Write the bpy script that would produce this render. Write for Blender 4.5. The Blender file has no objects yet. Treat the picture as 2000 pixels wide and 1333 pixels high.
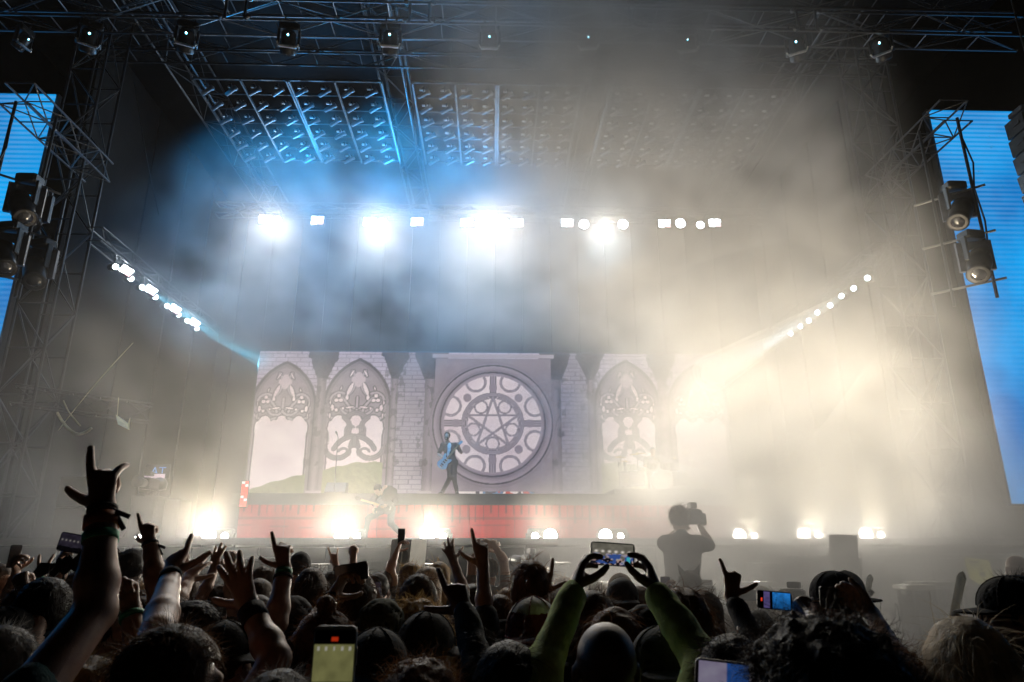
import bpy, bmesh, math, random
import numpy as np
from mathutils import Vector, Matrix
R = math.radians
random.seed(7); rng = np.random.default_rng(11)
scene = bpy.context.scene
COL = scene.collection

# ------------------------------------------------------------------ camera
HC, FPX, PITCH, YAW = 1.95, 1333.3, 17.2, -1.63
cam = bpy.data.cameras.new('camera'); cam.lens = 24; cam.sensor_width = 36
cam.dof.use_dof = True; cam.dof.focus_distance = 9.0; cam.dof.aperture_fstop = 6.3
cam.clip_start = 0.05; cam.clip_end = 600
camo = bpy.data.objects.new('camera', cam); COL.objects.link(camo)
camo.location = (0, 0, HC); camo.rotation_euler = (R(90 + PITCH), 0, R(YAW))
scene.camera = camo
CM = Matrix.Rotation(R(YAW), 4, 'Z') @ Matrix.Rotation(R(90 + PITCH), 4, 'X')
def ray(px, py):
    v = CM.to_3x3() @ Vector(((px - 1000) / FPX, -(py - 666.5) / FPX, -1))
    return v
def at(px, py, Y):
    """point seen at photo pixel (px,py) at world distance Y in front of the camera"""
    v = ray(px, py); t = Y / v.y
    return Vector((0, 0, HC)) + v * t

# ------------------------------------------------------------------ night sky
w = bpy.data.worlds.new('World'); scene.world = w; w.use_nodes = True
nt = w.node_tree; bg = nt.nodes['Background']
sky = nt.nodes.new('ShaderNodeTexSky'); sky.sky_type = 'NISHITA'; sky.sun_disc = False
sky.sun_elevation = R(-8); sky.sun_rotation = R(20)
nt.links.new(sky.outputs[0], bg.inputs[0]); bg.inputs[1].default_value = 0.05

# ------------------------------------------------------------------ render look
scene.render.engine = 'CYCLES'
scene.view_settings.view_transform = 'Standard'; scene.view_settings.look = 'None'
scene.view_settings.exposure = 0.0; scene.view_settings.gamma = 1
cy = scene.cycles
cy.use_denoising = True
try: cy.denoiser = 'OPENIMAGEDENOISE'
except Exception: pass
cy.max_bounces = 4; cy.diffuse_bounces = 2; cy.glossy_bounces = 2; cy.transmission_bounces = 2
cy.transparent_max_bounces = 6; cy.volume_bounces = 0
cy.sample_clamp_indirect = 4; cy.caustics_reflective = False; cy.caustics_refractive = False
cy.volume_step_rate = 1.0; cy.volume_max_steps = 256
cy.use_light_tree = True

# ------------------------------------------------------------------ stage lamps (the beams; the fixtures are built further down) and added fill spots
def spot(name, loc, target, power, col, size=60, blend=0.6, radius=0.12):
    L = bpy.data.lights.new(name, 'SPOT'); L.energy = power; L.color = col
    L.spot_size = R(size); L.spot_blend = blend; L.shadow_soft_size = radius
    o = bpy.data.objects.new(name, L); COL.objects.link(o); o.location = loc
    d = Vector(target) - Vector(loc); o.rotation_euler = d.to_track_quat('-Z', 'Y').to_euler()
    o['kind'] = 'helper'
    return o
WARM = (1.0, 0.80, 0.50); COOL = (0.66, 0.86, 1.0); BLUE = (0.004, 0.35, 0.88); CYAN = (0.14, 0.70, 1.0)
STAGE_Y, DECK, RISER_Y, RISER_Z, WALL_Y = 13.0, 2.2, 19.3, 3.5, 24.0
FOOT = [at(x, y, STAGE_Y + 0.4) for x, y in ((413, 1047), (672, 1047), (840, 1047), (1070, 1047), (1188, 1047), (1450, 1046), (1575, 1045), (1697, 1044))]
FOOTP = [520, 560, 640, 750, 900, 1850, 2000, 2050]
FOOTU = [600, 420, 320, 450, 650, 1100, 1300, 1450]
for p, e, eu in zip(FOOT, FOOTP, FOOTU):
    spot('footlight_beam', p + Vector((0, -0.14, 0)), p + Vector((0, -10, 0.8)), e, (1.0, 0.91, 0.76), 128, 0.6, 0.10)
    spot('footlight_upbeam', p + Vector((0, -0.14, 0.05)), p + Vector((0.2, -6.0, 6.0)), eu, WARM, 108, 1.0, 0.10)
UPX = [(540, 434, 0.9), (745, 438, 0.9), (938, 437, 0.8), (985, 437, 0.8), (1180, 440, 1.3), (1328, 437, 0.5)]
for x, y, k in UPX:
    p = at(x, y, 21.0)
    spot('strobe_beam', p + Vector((0, -0.3, 0)), p + Vector((0, -2.0, -5.0)), 1100 * k, COOL, 78, 1.0, 0.35)
    spot('strobe_glow', p + Vector((0, -0.3, 0)), p + Vector((0, -6, -1.5)), 300 * min(k, 2.5), COOL, 165, 0.6, 0.35)
for x, y in ((541, 434), (747, 438), (938, 437), (985, 437), (1178, 440), (1328, 438)):   # warm spots at the rear lamps, added to rim light the crowd
    p = at(x, y, 20.7); spot('crowd_rim_fill', p, (p.x * 0.5, 4.0, 1.5), 1800, (1.0, 0.88, 0.72), 50, 0.8, 0.40)
for x, y, e in ((-7.4, 15.3, 3000), (-5.2, 15.0, 3600), (-3.0, 15.3, 3600), (-1.0, 15.0, 3200), (1.0, 15.3, 2600)):   # blue spots added without fixtures before the ceiling frames to tint the haze
    p = Vector((x, y, 14.0)); spot('blue_haze_fill', p, (x, y + 4.2, 9.6), e, BLUE, 105, 1.0, 0.15)
for x in (-6.5, -3.5, -0.5):                                                        # blue spots added by the rear row to tint the ceiling frames
    spot('blue_frame_fill', (x, 21.2, 13.1), (x, 17.0, 14.4), 1600, BLUE, 70, 0.9, 0.12)
for sx, pts in ((-1, ((252, 545), (300, 581), (345, 615), (381, 642))), (1, ((1671, 564), (1625, 597), (1583, 627), (1548, 652)))):
    for x, y in pts:
        v = ray(x, y); p = Vector((0, 0, HC)) + v * (sx * 9.62 / v.x); t = Vector((sx * 7.8, 25.0, p.z - 0.5)); p = p + (t - p).normalized() * 0.35 - Vector((sx * 0.1, 0, 0.05))
        spot('side_beam', p, t, 12000 if sx < 0 else 18000, CYAN if sx < 0 else COOL, 10, 0.6, 0.06)
# ------------------------------------------------------------------ materials
MATS = {}
def mat(name, col=(0.5, 0.5, 0.5), rough=0.7, metal=0.0, var=0.25, scale=6.0, bump=0.0, bscale=60.0, spec=0.5, stretch=None, coat=0.0, trans=0.0):
    if name in MATS: return MATS[name]
    m = bpy.data.materials.new(name); m.use_nodes = True; nt = m.node_tree; N = nt.nodes.new; L = nt.links.new
    b = nt.nodes['Principled BSDF']; b.inputs['Metallic'].default_value = metal; b.inputs['Specular IOR Level'].default_value = spec
    b.inputs['Coat Weight'].default_value = coat
    tc = N('ShaderNodeTexCoord'); src = tc.outputs['Object']
    if stretch:
        mp = N('ShaderNodeMapping'); mp.inputs['Scale'].default_value = stretch; L(src, mp.inputs[0]); src = mp.outputs[0]
    nz = N('ShaderNodeTexNoise'); nz.inputs['Scale'].default_value = scale; nz.inputs['Detail'].default_value = 4; L(src, nz.inputs['Vector'])
    rp = N('ShaderNodeMapRange'); rp.inputs[1].default_value = 0.3; rp.inputs[2].default_value = 0.7; rp.inputs[3].default_value = 1 - var; rp.inputs[4].default_value = 1 + var; L(nz.outputs[0], rp.inputs[0])
    mx = N('ShaderNodeVectorMath'); mx.operation = 'SCALE'; mx.inputs[0].default_value = col; L(rp.outputs[0], mx.inputs['Scale']); L(mx.outputs[0], b.inputs['Base Color'])
    rr = N('ShaderNodeMapRange'); rr.inputs[3].default_value = max(0.05, rough - 0.12); rr.inputs[4].default_value = min(1, rough + 0.12); L(nz.outputs[0], rr.inputs[0]); L(rr.outputs[0], b.inputs['Roughness'])
    if bump:
        n2 = N('ShaderNodeTexNoise'); n2.inputs['Scale'].default_value = bscale; n2.inputs['Detail'].default_value = 3; L(src, n2.inputs['Vector'])
        bp = N('ShaderNodeBump'); bp.inputs['Strength'].default_value = bump; bp.inputs['Distance'].default_value = 0.01; L(n2.outputs[0], bp.inputs['Height']); L(bp.outputs[0], b.inputs['Normal'])
    if trans:                                                 # thin stuff lets light from behind through
        tr = N('ShaderNodeBsdfTranslucent'); ms_ = N('ShaderNodeMixShader'); ms_.inputs[0].default_value = trans; L(mx.outputs[0], tr.inputs[0])
        out = nt.nodes['Material Output']; L(b.outputs[0], ms_.inputs[1]); L(tr.outputs[0], ms_.inputs[2]); L(ms_.outputs[0], out.inputs[0])
    MATS[name] = m; return m
def emat(name, col, strength, sampling='NONE'):
    if name in MATS: return MATS[name]
    m = bpy.data.materials.new(name); m.use_nodes = True; nt = m.node_tree; nt.nodes.clear()
    o = nt.nodes.new('ShaderNodeOutputMaterial'); e = nt.nodes.new('ShaderNodeEmission'); e.inputs[0].default_value = (*col, 1); e.inputs[1].default_value = strength
    nt.links.new(e.outputs[0], o.inputs[0]); m.cycles.emission_sampling = sampling
    MATS[name] = m; return m
def screen_mat(name, strength):
    """a lit screen: emission from the picture stored on the screen's own points"""
    if name in MATS: return MATS[name]
    m = bpy.data.materials.new(name); m.use_nodes = True; nt = m.node_tree; nt.nodes.clear(); N = nt.nodes.new; L = nt.links.new
    o = N('ShaderNodeOutputMaterial'); e = N('ShaderNodeEmission'); e.inputs[1].default_value = strength
    a = N('ShaderNodeAttribute'); a.attribute_name = 'picture'
    L(a.outputs['Color'], e.inputs[0]); L(e.outputs[0], o.inputs[0]); m.cycles.emission_sampling = 'NONE'
    MATS[name] = m; return m
BLACK = mat('black_metal', (0.022, 0.022, 0.025), 0.45, 0.0, 0.3, 8)
ALU = mat('aluminium', (0.23, 0.235, 0.25), 0.36, 0.85, 0.15, 9)
STEEL = mat('dark_steel', (0.05, 0.05, 0.055), 0.45, 0.5, 0.2, 9)
CLOTHB = mat('black_drape', (0.007, 0.007, 0.008), 0.95, 0, 0.4, 3, 0.5, 20, 0.2)
PLY = mat('black_ply', (0.03, 0.03, 0.031), 0.5, 0, 0.35, 4, 0.15, 40)
PLASTIC = mat('black_plastic', (0.018, 0.018, 0.02), 0.4, 0, 0.2, 20)
GLASS = mat('dark_lens', (0.05, 0.05, 0.06), 0.08, 0, 0.1, 10, spec=0.9, coat=1.0)
GREYP = mat('grey_plastic', (0.55, 0.56, 0.58), 0.45, 0, 0.2, 14)
WHITEP = mat('white_paint', (0.75, 0.74, 0.70), 0.5, 0, 0.08, 6)
CHROME = mat('chrome', (0.8, 0.8, 0.8), 0.12, 1.0, 0.05, 10)
LAMP_WARM = emat('footlight_glow', (1.0, 0.95, 0.86), 80)
LAMP_COOL = emat('strobe_glow', (0.85, 0.93, 1.0), 45)
LAMP_CYAN = emat('beam_glow', (0.75, 0.95, 1.0), 25)
LAMP_LED = emat('indicator_glow', (0.15, 0.75, 1.0), 8)
LAMP_LED_HOT = emat('indicator_core', (0.8, 1.0, 1.0), 14)
LAMP_RED = emat('red_pixel_glow', (1.0, 0.06, 0.03), 1.6)
LAMP_PINK = emat('pink_glow', (1.0, 0.55, 0.6), 6)

# ------------------------------------------------------------------ mesh helpers
def link_mesh(name, V, F, m, parent=None, smooth=False, loc=None):
    me = bpy.data.meshes.new(name); me.from_pydata([tuple(v) for v in V], [], F); me.update()
    if smooth: me.polygons.foreach_set('use_smooth', [True] * len(me.polygons))
    if m: me.materials.append(m)
    o = bpy.data.objects.new(name, me); COL.objects.link(o)
    if parent: o.parent = parent
    if loc: o.location = loc
    return o
def np_mesh(name, V, Q, m, parent=None, smooth=True):
    """fast mesh from numpy verts (n,3) and quads (m,4)"""
    me = bpy.data.meshes.new(name); nv, nq = len(V), len(Q)
    me.vertices.add(nv); me.vertices.foreach_set('co', np.asarray(V, np.float32).ravel())
    me.loops.add(nq * 4); me.loops.foreach_set('vertex_index', np.asarray(Q, np.int32).ravel())
    me.polygons.add(nq); me.polygons.foreach_set('loop_start', np.arange(0, nq * 4, 4, dtype=np.int32))
    me.polygons.foreach_set('use_smooth', np.full(nq, smooth)); me.update(calc_edges=True)
    if m: me.materials.append(m)
    o = bpy.data.objects.new(name, me); COL.objects.link(o)
    if parent: o.parent = parent
    return o
class MB:
    def __init__(s): s.v = []; s.f = []
    def box(s, c, d, rot=None):
        n = len(s.v); c = Vector(c)
        for z in (-.5, .5):
            for x, y in ((-.5, -.5), (.5, -.5), (.5, .5), (-.5, .5)):
                p = Vector((x * d[0], y * d[1], z * d[2]))
                if rot: p = rot @ p
                s.v.append(c + p)
        for q in ((3, 2, 1, 0), (4, 5, 6, 7), (0, 1, 5, 4), (1, 2, 6, 5), (2, 3, 7, 6), (3, 0, 4, 7)): s.f.append(tuple(n + i for i in q))
        return s
    def bbox(s, c, d, b=0.01, rot=None):
        """box with chamfered vertical and horizontal edges"""
        n0 = len(s.v); hx, hy, hz = d[0] / 2, d[1] / 2, d[2] / 2; c = Vector(c); rings = []
        for z, i in ((-hz, b), (-hz + b, 0), (hz - b, 0), (hz, b)):
            ring = []
            for (x, y) in ((-hx + b + i, -hy + i), (hx - b - i, -hy + i), (hx - i, -hy + b + i), (hx - i, hy - b - i), (hx - b - i, hy - i), (-hx + b + i, hy - i), (-hx + i, hy - b - i), (-hx + i, -hy + b + i)):
                p = Vector((x, y, z))
                if rot: p = rot @ p
                ring.append(len(s.v)); s.v.append(c + p)
            rings.append(ring)
        for a, r in zip(rings, rings[1:]):
            for k in range(8): s.f.append((a[k], a[(k + 1) % 8], r[(k + 1) % 8], r[k]))
        s.f.append(tuple(reversed(rings[0]))); s.f.append(tuple(rings[-1])); return s
    def tube(s, p0, p1, r0, r1=None, n=8, caps=True):
        r1 = r0 if r1 is None else r1; p0, p1 = Vector(p0), Vector(p1); d = (p1 - p0)
        if d.length < 1e-6: return s
        d.normalize(); u = d.orthogonal().normalized(); w_ = d.cross(u); a = len(s.v)
        for p, r in ((p0, r0), (p1, r1)):
            for k in range(n):
                t = 2 * math.pi * k / n; s.v.append(p + u * (r * math.cos(t)) + w_ * (r * math.sin(t)))
        for k in range(n): s.f.append((a + k, a + (k + 1) % n, a + n + (k + 1) % n, a + n + k))
        if caps: s.f.append(tuple(a + k for k in reversed(range(n)))); s.f.append(tuple(a + n + k for k in range(n)))
        return s
    def path(s, pts, r, n=6):
        for p, q in zip(pts, pts[1:]): s.tube(p, q, r, r, n)
        return s
    def lathe(s, prof, c=(0, 0, 0), axis=(0, 0, 1), n=16):
        """profile of (radius, height) swept about the axis"""
        q = Vector(axis).to_track_quat('Z', 'Y'); c = Vector(c); a = len(s.v)
        for r, h in prof:
            for k in range(n):
                t = 2 * math.pi * k / n; s.v.append(c + q @ Vector((r * math.cos(t), r * math.sin(t), h)))
        for i in range(len(prof) - 1):
            for k in range(n): s.f.append((a + i * n + k, a + i * n + (k + 1) % n, a + (i + 1) * n + (k + 1) % n, a + (i + 1) * n + k))
        s.f.append(tuple(a + k for k in reversed(range(n)))); e = a + (len(prof) - 1) * n; s.f.append(tuple(e + k for k in range(n)))
        return s
    def prism(s, poly, origin, ux, uy, depth):
        """polygon in the plane (ux, uy) pushed by the vector depth"""
        a = len(s.v); n = len(poly); o, ux, uy, dp = Vector(origin), Vector(ux), Vector(uy), Vector(depth)
        for k in (0, 1):
            for x, y in poly: s.v.append(o + ux * x + uy * y + dp * k)
        s.f.append(tuple(a + k for k in reversed(range(n)))); s.f.append(tuple(a + n + k for k in range(n)))
        for k in range(n): s.f.append((a + k, a + (k + 1) % n, a + n + (k + 1) % n, a + n + k))
        return s
    def build(s, name, m, parent=None, smooth=False): return link_mesh(name, s.v, s.f, m, parent, smooth)
def empty(name, loc=(0, 0, 0), rz=0.0):
    o = bpy.data.objects.new(name, None); COL.objects.link(o); o.location = loc; o.rotation_euler.z = rz; o.empty_display_size = 0.1
    return o
def tag(o, label, cat, group=None, kind=None):
    o['label'] = label; o['category'] = cat
    if group: o['group'] = group
    if kind: o['kind'] = kind
    return o
def struct(o):
    o['kind'] = 'structure'; return o
def copy_tree(o, parent=None):
    c = o.copy(); COL.objects.link(c); c.parent = parent
    for ch in list(o.children): copy_tree(ch, c)
    return c
def rot_to(d, up='Y'): return Vector(d).to_track_quat('Z', up).to_matrix()
# ------------------------------------------------------------------ the setting: ground, stage, riser, screens
struct(MB().box((0, 90, -0.5), (400, 380, 1.0)).build('ground', mat('trodden_ground', (0.06, 0.055, 0.045), 0.9, 0, 0.4, 1.5, 0.6, 12)))
stage = empty('stage', (0, STAGE_Y, 0)); tag(stage, 'wide black festival stage deck with dark panelled front edge', 'stage')
MB().box((0, 7.0, DECK - 0.06), (27.6, 14.0, 0.12)).build('deck', PLY, stage)
for i in range(23):                                             # the fascia boards below the deck
    x = -13.2 + i * 1.2
    MB().bbox((x, 0.06, (DECK - 0.16) / 2), (1.185, 0.05, DECK - 0.17), 0.008).build('fascia_panel', PLY, stage)
MB().box((0, -0.03, DECK - 0.05), (27.6, 0.05, 0.10)).build('edge_strip', STEEL, stage)
MB().box((0, 0.03, DECK - 0.42), (27.6, 0.08, 0.035)).build('fascia_rail', STEEL, stage)
MB().box((0, 0.03, DECK - 0.85), (27.6, 0.08, 0.035)).build('fascia_rail', STEEL, stage)
for i in range(12): MB().box((-13.2 + i * 2.4, 7.2, 1.0), (0.1, 13, 1.98)).build('deck_support', STEEL, stage)

def grid_screen(name, origin, ux, uz, nu, nv, picture, m, parent):
    """flat screen of nu x nv picture points; picture(U,V) -> rgb (linear) with U,V in metres"""
    lu, lv = Vector(ux).length, Vector(uz).length
    u = np.linspace(0, 1, nu); v = np.linspace(0, 1, nv); U, Vv = np.meshgrid(u, v)
    P = np.array(origin)[None, :] + U.ravel()[:, None] * np.array(ux)[None, :] + Vv.ravel()[:, None] * np.array(uz)[None, :]
    idx = np.arange(nu * nv).reshape(nv, nu)
    Q = np.stack([idx[:-1, :-1], idx[:-1, 1:], idx[1:, 1:], idx[1:, :-1]], -1).reshape(-1, 4)
    o = np_mesh(name, P, Q, m, parent, False)
    rgb = picture(U * lu, Vv * lv).reshape(-1, 3)
    at_ = o.data.color_attributes.new('picture', 'FLOAT_COLOR', 'POINT')
    at_.data.foreach_set('color', np.concatenate([np.clip(rgb, 0, None), np.ones((len(rgb), 1))], 1).astype(np.float32).ravel())
    return o
def lin(r, g, b):
    f = lambda c: c / 12.92 if c <= 0.04045 else ((c + 0.055) / 1.055) ** 2.4
    return np.array([f(r / 255), f(g / 255), f(b / 255)])
_T = rng.random((32, 32, 32)).astype(np.float32)
def vnoise3(x, y, z):
    xi, yi, zi = np.floor(x).astype(int), np.floor(y).astype(int), np.floor(z).astype(int)
    fx, fy, fz = x - xi, y - yi, z - zi
    fx, fy, fz = fx * fx * (3 - 2 * fx), fy * fy * (3 - 2 * fy), fz * fz * (3 - 2 * fz)
    g = lambda a, b, c: _T[(xi + a) & 31, (yi + b) & 31, (zi + c) & 31]
    l = lambda p, q, t: p + (q - p) * t
    return l(l(l(g(0, 0, 0), g(1, 0, 0), fx), l(g(0, 1, 0), g(1, 1, 0), fx), fy), l(l(g(0, 0, 1), g(1, 0, 1), fx), l(g(0, 1, 1), g(1, 1, 1), fx), fy), fz)
def fbm2(x, y, o=4):
    t = 0; a = 0.5
    for k in range(o): t = t + a * vnoise3(x * 2 ** k + 7 * k, y * 2 ** k + 3 * k, np.full_like(x, 5.3 * k)); a *= 0.5
    return t

# ---- the picture on the big rear wall: a ruined chapel with pointed windows and a rose window
WX0, WX1, WZ0, WZ1 = -8.45, 8.45, 3.72, 8.92
def wall_uv(px, py):
    p = at(px, py, WALL_Y); return np.array([p.x - WX0, p.z - WZ0])
CX = (WX1 - WX0) / 2
def seg_dist(U, V, pts):
    """distance to a polyline"""
    d = np.full(U.shape, 1e3)
    for (x0, y0), (x1, y1) in zip(pts, pts[1:]):
        dx, dy = x1 - x0, y1 - y0; t = np.clip(((U - x0) * dx + (V - y0) * dy) / (dx * dx + dy * dy + 1e-12), 0, 1)
        d = np.minimum(d, np.hypot(U - x0 - t * dx, V - y0 - t * dy))
    return d
def arc(cx, cy, r, a0, a1, n=14):
    return [(cx + r * math.cos(R(a0 + (a1 - a0) * k / n)), cy + r * math.sin(R(a0 + (a1 - a0) * k / n))) for k in range(n + 1)]
STONE, STONE_D, STONE_L = lin(138, 124, 134), lin(70, 61, 70), lin(176, 162, 172)
SKYP, SKYP2 = lin(240, 224, 226), lin(214, 194, 202)
def chapel(U, V):
    img = np.zeros(U.shape + (3,))
    H = WZ1 - WZ0
    # brick wall
    bh, bw = 0.155, 0.44; row = np.floor(V / bh); uu = U / bw + 0.5 * (row % 2) + 0.13 * np.sin(row * 3.7); bu = np.floor(uu)
    mort = (np.abs(uu - np.round(uu)) * bw < 0.014) | (np.abs(V / bh - np.round(V / bh)) * bh < 0.013)
    tone = 0.82 + 0.36 * vnoise3(bu * 1.7, row * 2.3, np.zeros_like(U) + 0.5) + 0.25 * (fbm2(U * 3, V * 3) - 0.5)
    img[:] = lin(186, 174, 192) * tone[..., None]
    img[mort] = lin(132, 120, 140); shade = (np.abs(np.abs(U - CX) - 2.95) < 0.75); img[shade] *= 0.62
    sky = SKYP2 + (SKYP - SKYP2) * np.clip(fbm2(U * 1.1 + 4, V * 1.6) * 2.2 - 0.5, 0, 1)[..., None]
    def stroke(mask, d, wd):
        """rounded stone moulding: lit crest, dark flanks"""
        k = (d < wd) & mask; t = (d / wd)[k]
        t = np.where(t < 0.22, 0.75, t); img[k] = (STONE_L * (1 - t)[:, None] + STONE_D * t[:, None]) * 0.8
    def window(cu, v0, v1, hw, pat):
        c0 = np.searchsorted(U_all[0], cu - hw - 0.3); c1 = np.searchsorted(U_all[0], cu + hw + 0.3); U, V, img, sky = U_all[:, c0:c1], V_all[:, c0:c1], img_all[:, c0:c1], sky_all[:, c0:c1]
        def stroke(mask, d, wd):
            k = (d < wd) & mask; t = (d / wd)[k]; t = np.where(t < 0.22, 0.75, t); img[k] = (STONE_L * (1 - t)[:, None] + STONE_D * t[:, None]) * 0.8
        """pointed arch opening: half width hw, springing line at 45 % of the height"""
        sp = v1 - 1.55 * hw; du = U - cu
        rad = ((1.55 * hw) ** 2 + hw ** 2) / (2 * hw)
        def inside(g):
            a = (np.abs(du) < hw - g) & (V > v0) & (V <= sp)
            b = (V > sp) & (np.hypot(du - (hw - rad), V - sp) < rad - g) & (np.hypot(du + (hw - rad), V - sp) < rad - g)
            return a | b
        outer, inner = inside(-0.20), inside(0.0)
        img[outer] = STONE_D * 0.9
        rim = inside(-0.10) & ~inner; img[rim] = STONE * 0.75
        rim2 = inside(-0.15) & ~inside(-0.11); img[rim2] = STONE_D * 0.6
        img[inner] = sky[inner]
        # tracery
        S = hw
        def P(x, y): return (cu + x * S, sp + y * S)
        def A(x, y, r, a0, a1): return [(cu + (x + r * math.cos(R(a0 + (a1 - a0) * k / 14))) * S, sp + (y + r * math.sin(R(a0 + (a1 - a0) * k / 14))) * S) for k in range(15)]
        lines = [A(0, 0.42, 0.46, 200, 340), A(-0.72, 0.92, 0.62, -52, 38), A(0.72, 0.92, 0.62, 142, 232),
                 A(-1.0, -0.35, 0.82, 15, 75), A(1.0, -0.35, 0.82, 105, 165), A(-0.55, 0.18, 0.62, 185, 300), A(0.55, 0.18, 0.62, 240, 355),
                 A(-0.62, 0.22, 0.30, 60, 190), A(0.62, 0.22, 0.30, -10, 120), [P(0, 0.02), P(0, 0.35)], A(-0.25, 0.05, 0.3, 200, 330), A(0.25, 0.05, 0.3, 210, 340)]
        thin = [A(-0.62, -0.28, 0.22, 20, 170), A(0.62, -0.28, 0.22, 10, 160), A(-0.2, -0.2, 0.2, 20, 160), A(0.2, -0.2, 0.2, 20, 160), A(-0.86, -0.5, 0.16, 60, 200), A(0.86, -0.5, 0.16, -20, 120),
                A(-0.28, 0.86, 0.2, 200, 20), A(0.28, 0.86, 0.2, 160, 340), A(-0.2, 1.22, 0.16, 100, 280), A(0.2, 1.22, 0.16, -100, 80)]
        if pat:                                                # hanging loop of stone in the second window
            lines += [A(0, -0.62, 0.42, 35, 145), A(-0.62, -0.72, 0.42, -40, 60), A(0.62, -0.72, 0.42, 120, 220), A(-0.42, -1.45, 0.55, 10, 75), A(0.42, -1.45, 0.55, 105, 170),
                      A(0, -1.75, 0.75, 25, 155), A(-0.55, -1.3, 0.45, 190, 330), A(0.55, -1.3, 0.45, 210, 350), [P(0, -1.05), P(0, -1.3)]]
            thin += [A(-0.18, -0.8, 0.16, 40, 220), A(0.18, -0.8, 0.16, -40, 140), A(-0.35, -1.62, 0.2, 0, 150), A(0.35, -1.62, 0.2, 30, 180)]
        X_, Y_ = (U - cu) / S, (V - sp) / S; aX = np.abs(X_)
        def el(x, y, rx, ry, deg=0, mirrored=True):
            a_ = R(deg); dx, dy = (aX if mirrored else X_) - x, Y_ - y; c_, s_ = math.cos(a_), math.sin(a_)
            return ((dx * c_ + dy * s_) / rx) ** 2 + ((-dx * s_ + dy * c_) / ry) ** 2 < 1
        low = (Y_ < -.78) & (aX < .93)
        for e_ in ((.60, -.66, .27, .40), (0, -.56, .22, .32), (.27, -.66, .16, .26), (.86, -.74, .10, .28)): low |= el(*e_)
        lights = low
        for e_ in ((.27, .64, .085, .27, 24), (.36, .34, .075, .10, 0), (.24, 1.20, .05, .16, 30), (.64, .40, .085, .085), (.56, .24, .085, .085), (.72, .24, .085, .085), (.58, .66, .04, .10, 20), (.84, -.02, .075, .13), (.70, -.10, .075, .075), (.92, .16, .04, .10),
                   (.24, .00, .16, .055, -8), (.47, -.04, .06, .06), (.90, -.30, .045, .12)): lights = lights | el(*e_)
        stone = inner & ~lights; rel = (0.75 + 0.45 * fbm2(U * 5, V * 5))
        img[stone] = (STONE * 1.12)[None, :] * rel[stone][:, None]
        edge_ = lights.astype(float); gy, gx = np.gradient(edge_); ed = (np.abs(gx) + np.abs(gy) > 0.2) & inner; img[ed] = STONE_D * 0.75
        for pts in lines[:12]:
            d_ = seg_dist(U, V, pts); k_ = (d_ < 0.035) & stone; img[k_] = STONE_L * 0.95; k_ = (d_ > 0.045) & (d_ < 0.075) & stone; img[k_] = STONE_D * 0.8
        for pts in lines[12:]: stroke(inner, seg_dist(U, V, pts), 0.085 * S / 0.95)
        for pts in thin[10:]: stroke(inner, seg_dist(U, V, pts), 0.045)
        q = np.minimum.reduce([np.hypot(X_ - dx, Y_ - .98 - dy) for dx, dy in ((0, .15), (0, -.15), (.12, 0), (-.12, 0))]); qf_ = (q < .125) & inner; img[qf_] = SKYP2 * 0.85
        # the hill seen through the opening
        hill = v0 + 0.15 + 0.95 * np.clip((U - 0.2) / 3.6, 0, 1) ** 0.8 if cu < CX else v0 + 0.15 + 0.95 * np.clip((2 * CX - U - 0.2) / 3.6, 0, 1) ** 0.8
        hm = inner & (V < hill + 0.02 * np.sin(U * 9)); g = 0.7 + 0.8 * fbm2(U * 9 + V * 6, V * 10)
        img[hm] = lin(122, 124, 88) * g[hm][:, None]
    W = WX1 - WX0; U_all, V_all, img_all, sky_all = U, V, img, sky
    for mir in (False, True):
        f = (lambda u: W - u) if mir else (lambda u: u)
        window(f(1.02), 0.12, 4.62, 0.98, False); window(f(3.62), 0.12, 4.75, 1.03, True)
        # slim columns with leafy capitals
        for cu, wd in ((2.32, 0.17), (4.92, 0.12), (6.22, 0.22)):
            c0 = np.searchsorted(U_all[0], f(cu) - 0.8); c1 = np.searchsorted(U_all[0], f(cu) + 0.8); U, V, img = U_all[:, c0:c1], V_all[:, c0:c1], img_all[:, c0:c1]
            du = np.abs(U - f(cu)); k = du < wd; t = (du / wd)[k]
            img[k] = (STONE * (1.05 - 0.6 * t)[:, None]) * (0.75 + 0.5 * fbm2(U * 4, V * 1.2))[k][:, None]
            cap = (du < wd * 1.2 + 0.35 * np.clip((V - 4.25) / 0.8, 0, 1) * (0.6 + 0.8 * fbm2(U * 8, V * 8))) & (V > 4.2); img[cap] = STONE_D * (0.5 + 0.8 * fbm2(U * 12, V * 12))[cap][:, None]
            bs = (du < wd * 1.6) & (V < 0.25); img[bs] = STONE_L * 0.8
            ivy = (du < wd + 0.25) & (fbm2(U * 7 + cu, V * 5) > 0.58) & (V > 1.0); img[ivy] = img[ivy] * 0.45
    c0 = np.searchsorted(U_all[0], CX - 2.6); c1 = np.searchsorted(U_all[0], CX + 2.6); U, V, img, sky = U_all[:, c0:c1], V_all[:, c0:c1], img_all[:, c0:c1], sky_all[:, c0:c1]
    def stroke(mask, d, wd):
        k = (d < wd) & mask; t = (d / wd)[k]; t = np.where(t < 0.22, 0.75, t); img[k] = (STONE_L * (1 - t)[:, None] + STONE_D * t[:, None]) * 1.3
    # frame and rose window
    rc = np.array([CX, 2.60]); r = np.hypot(U - rc[0], V - rc[1]); th = np.arctan2(V - rc[1], U - rc[0]); RO, RI = 2.12, 1.72
    panel = (np.abs(U - CX) < 2.1) & (V < 4.98); img[panel] = STONE * (0.75 + 0.55 * fbm2(U * 2.5, V * 2.5))[panel][:, None]
    ring = (r < RO + 0.14); img[ring] = (STONE * (1.10 + 0.25 * np.cos((r - RI) * 18)[..., None]))[ring]
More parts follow.
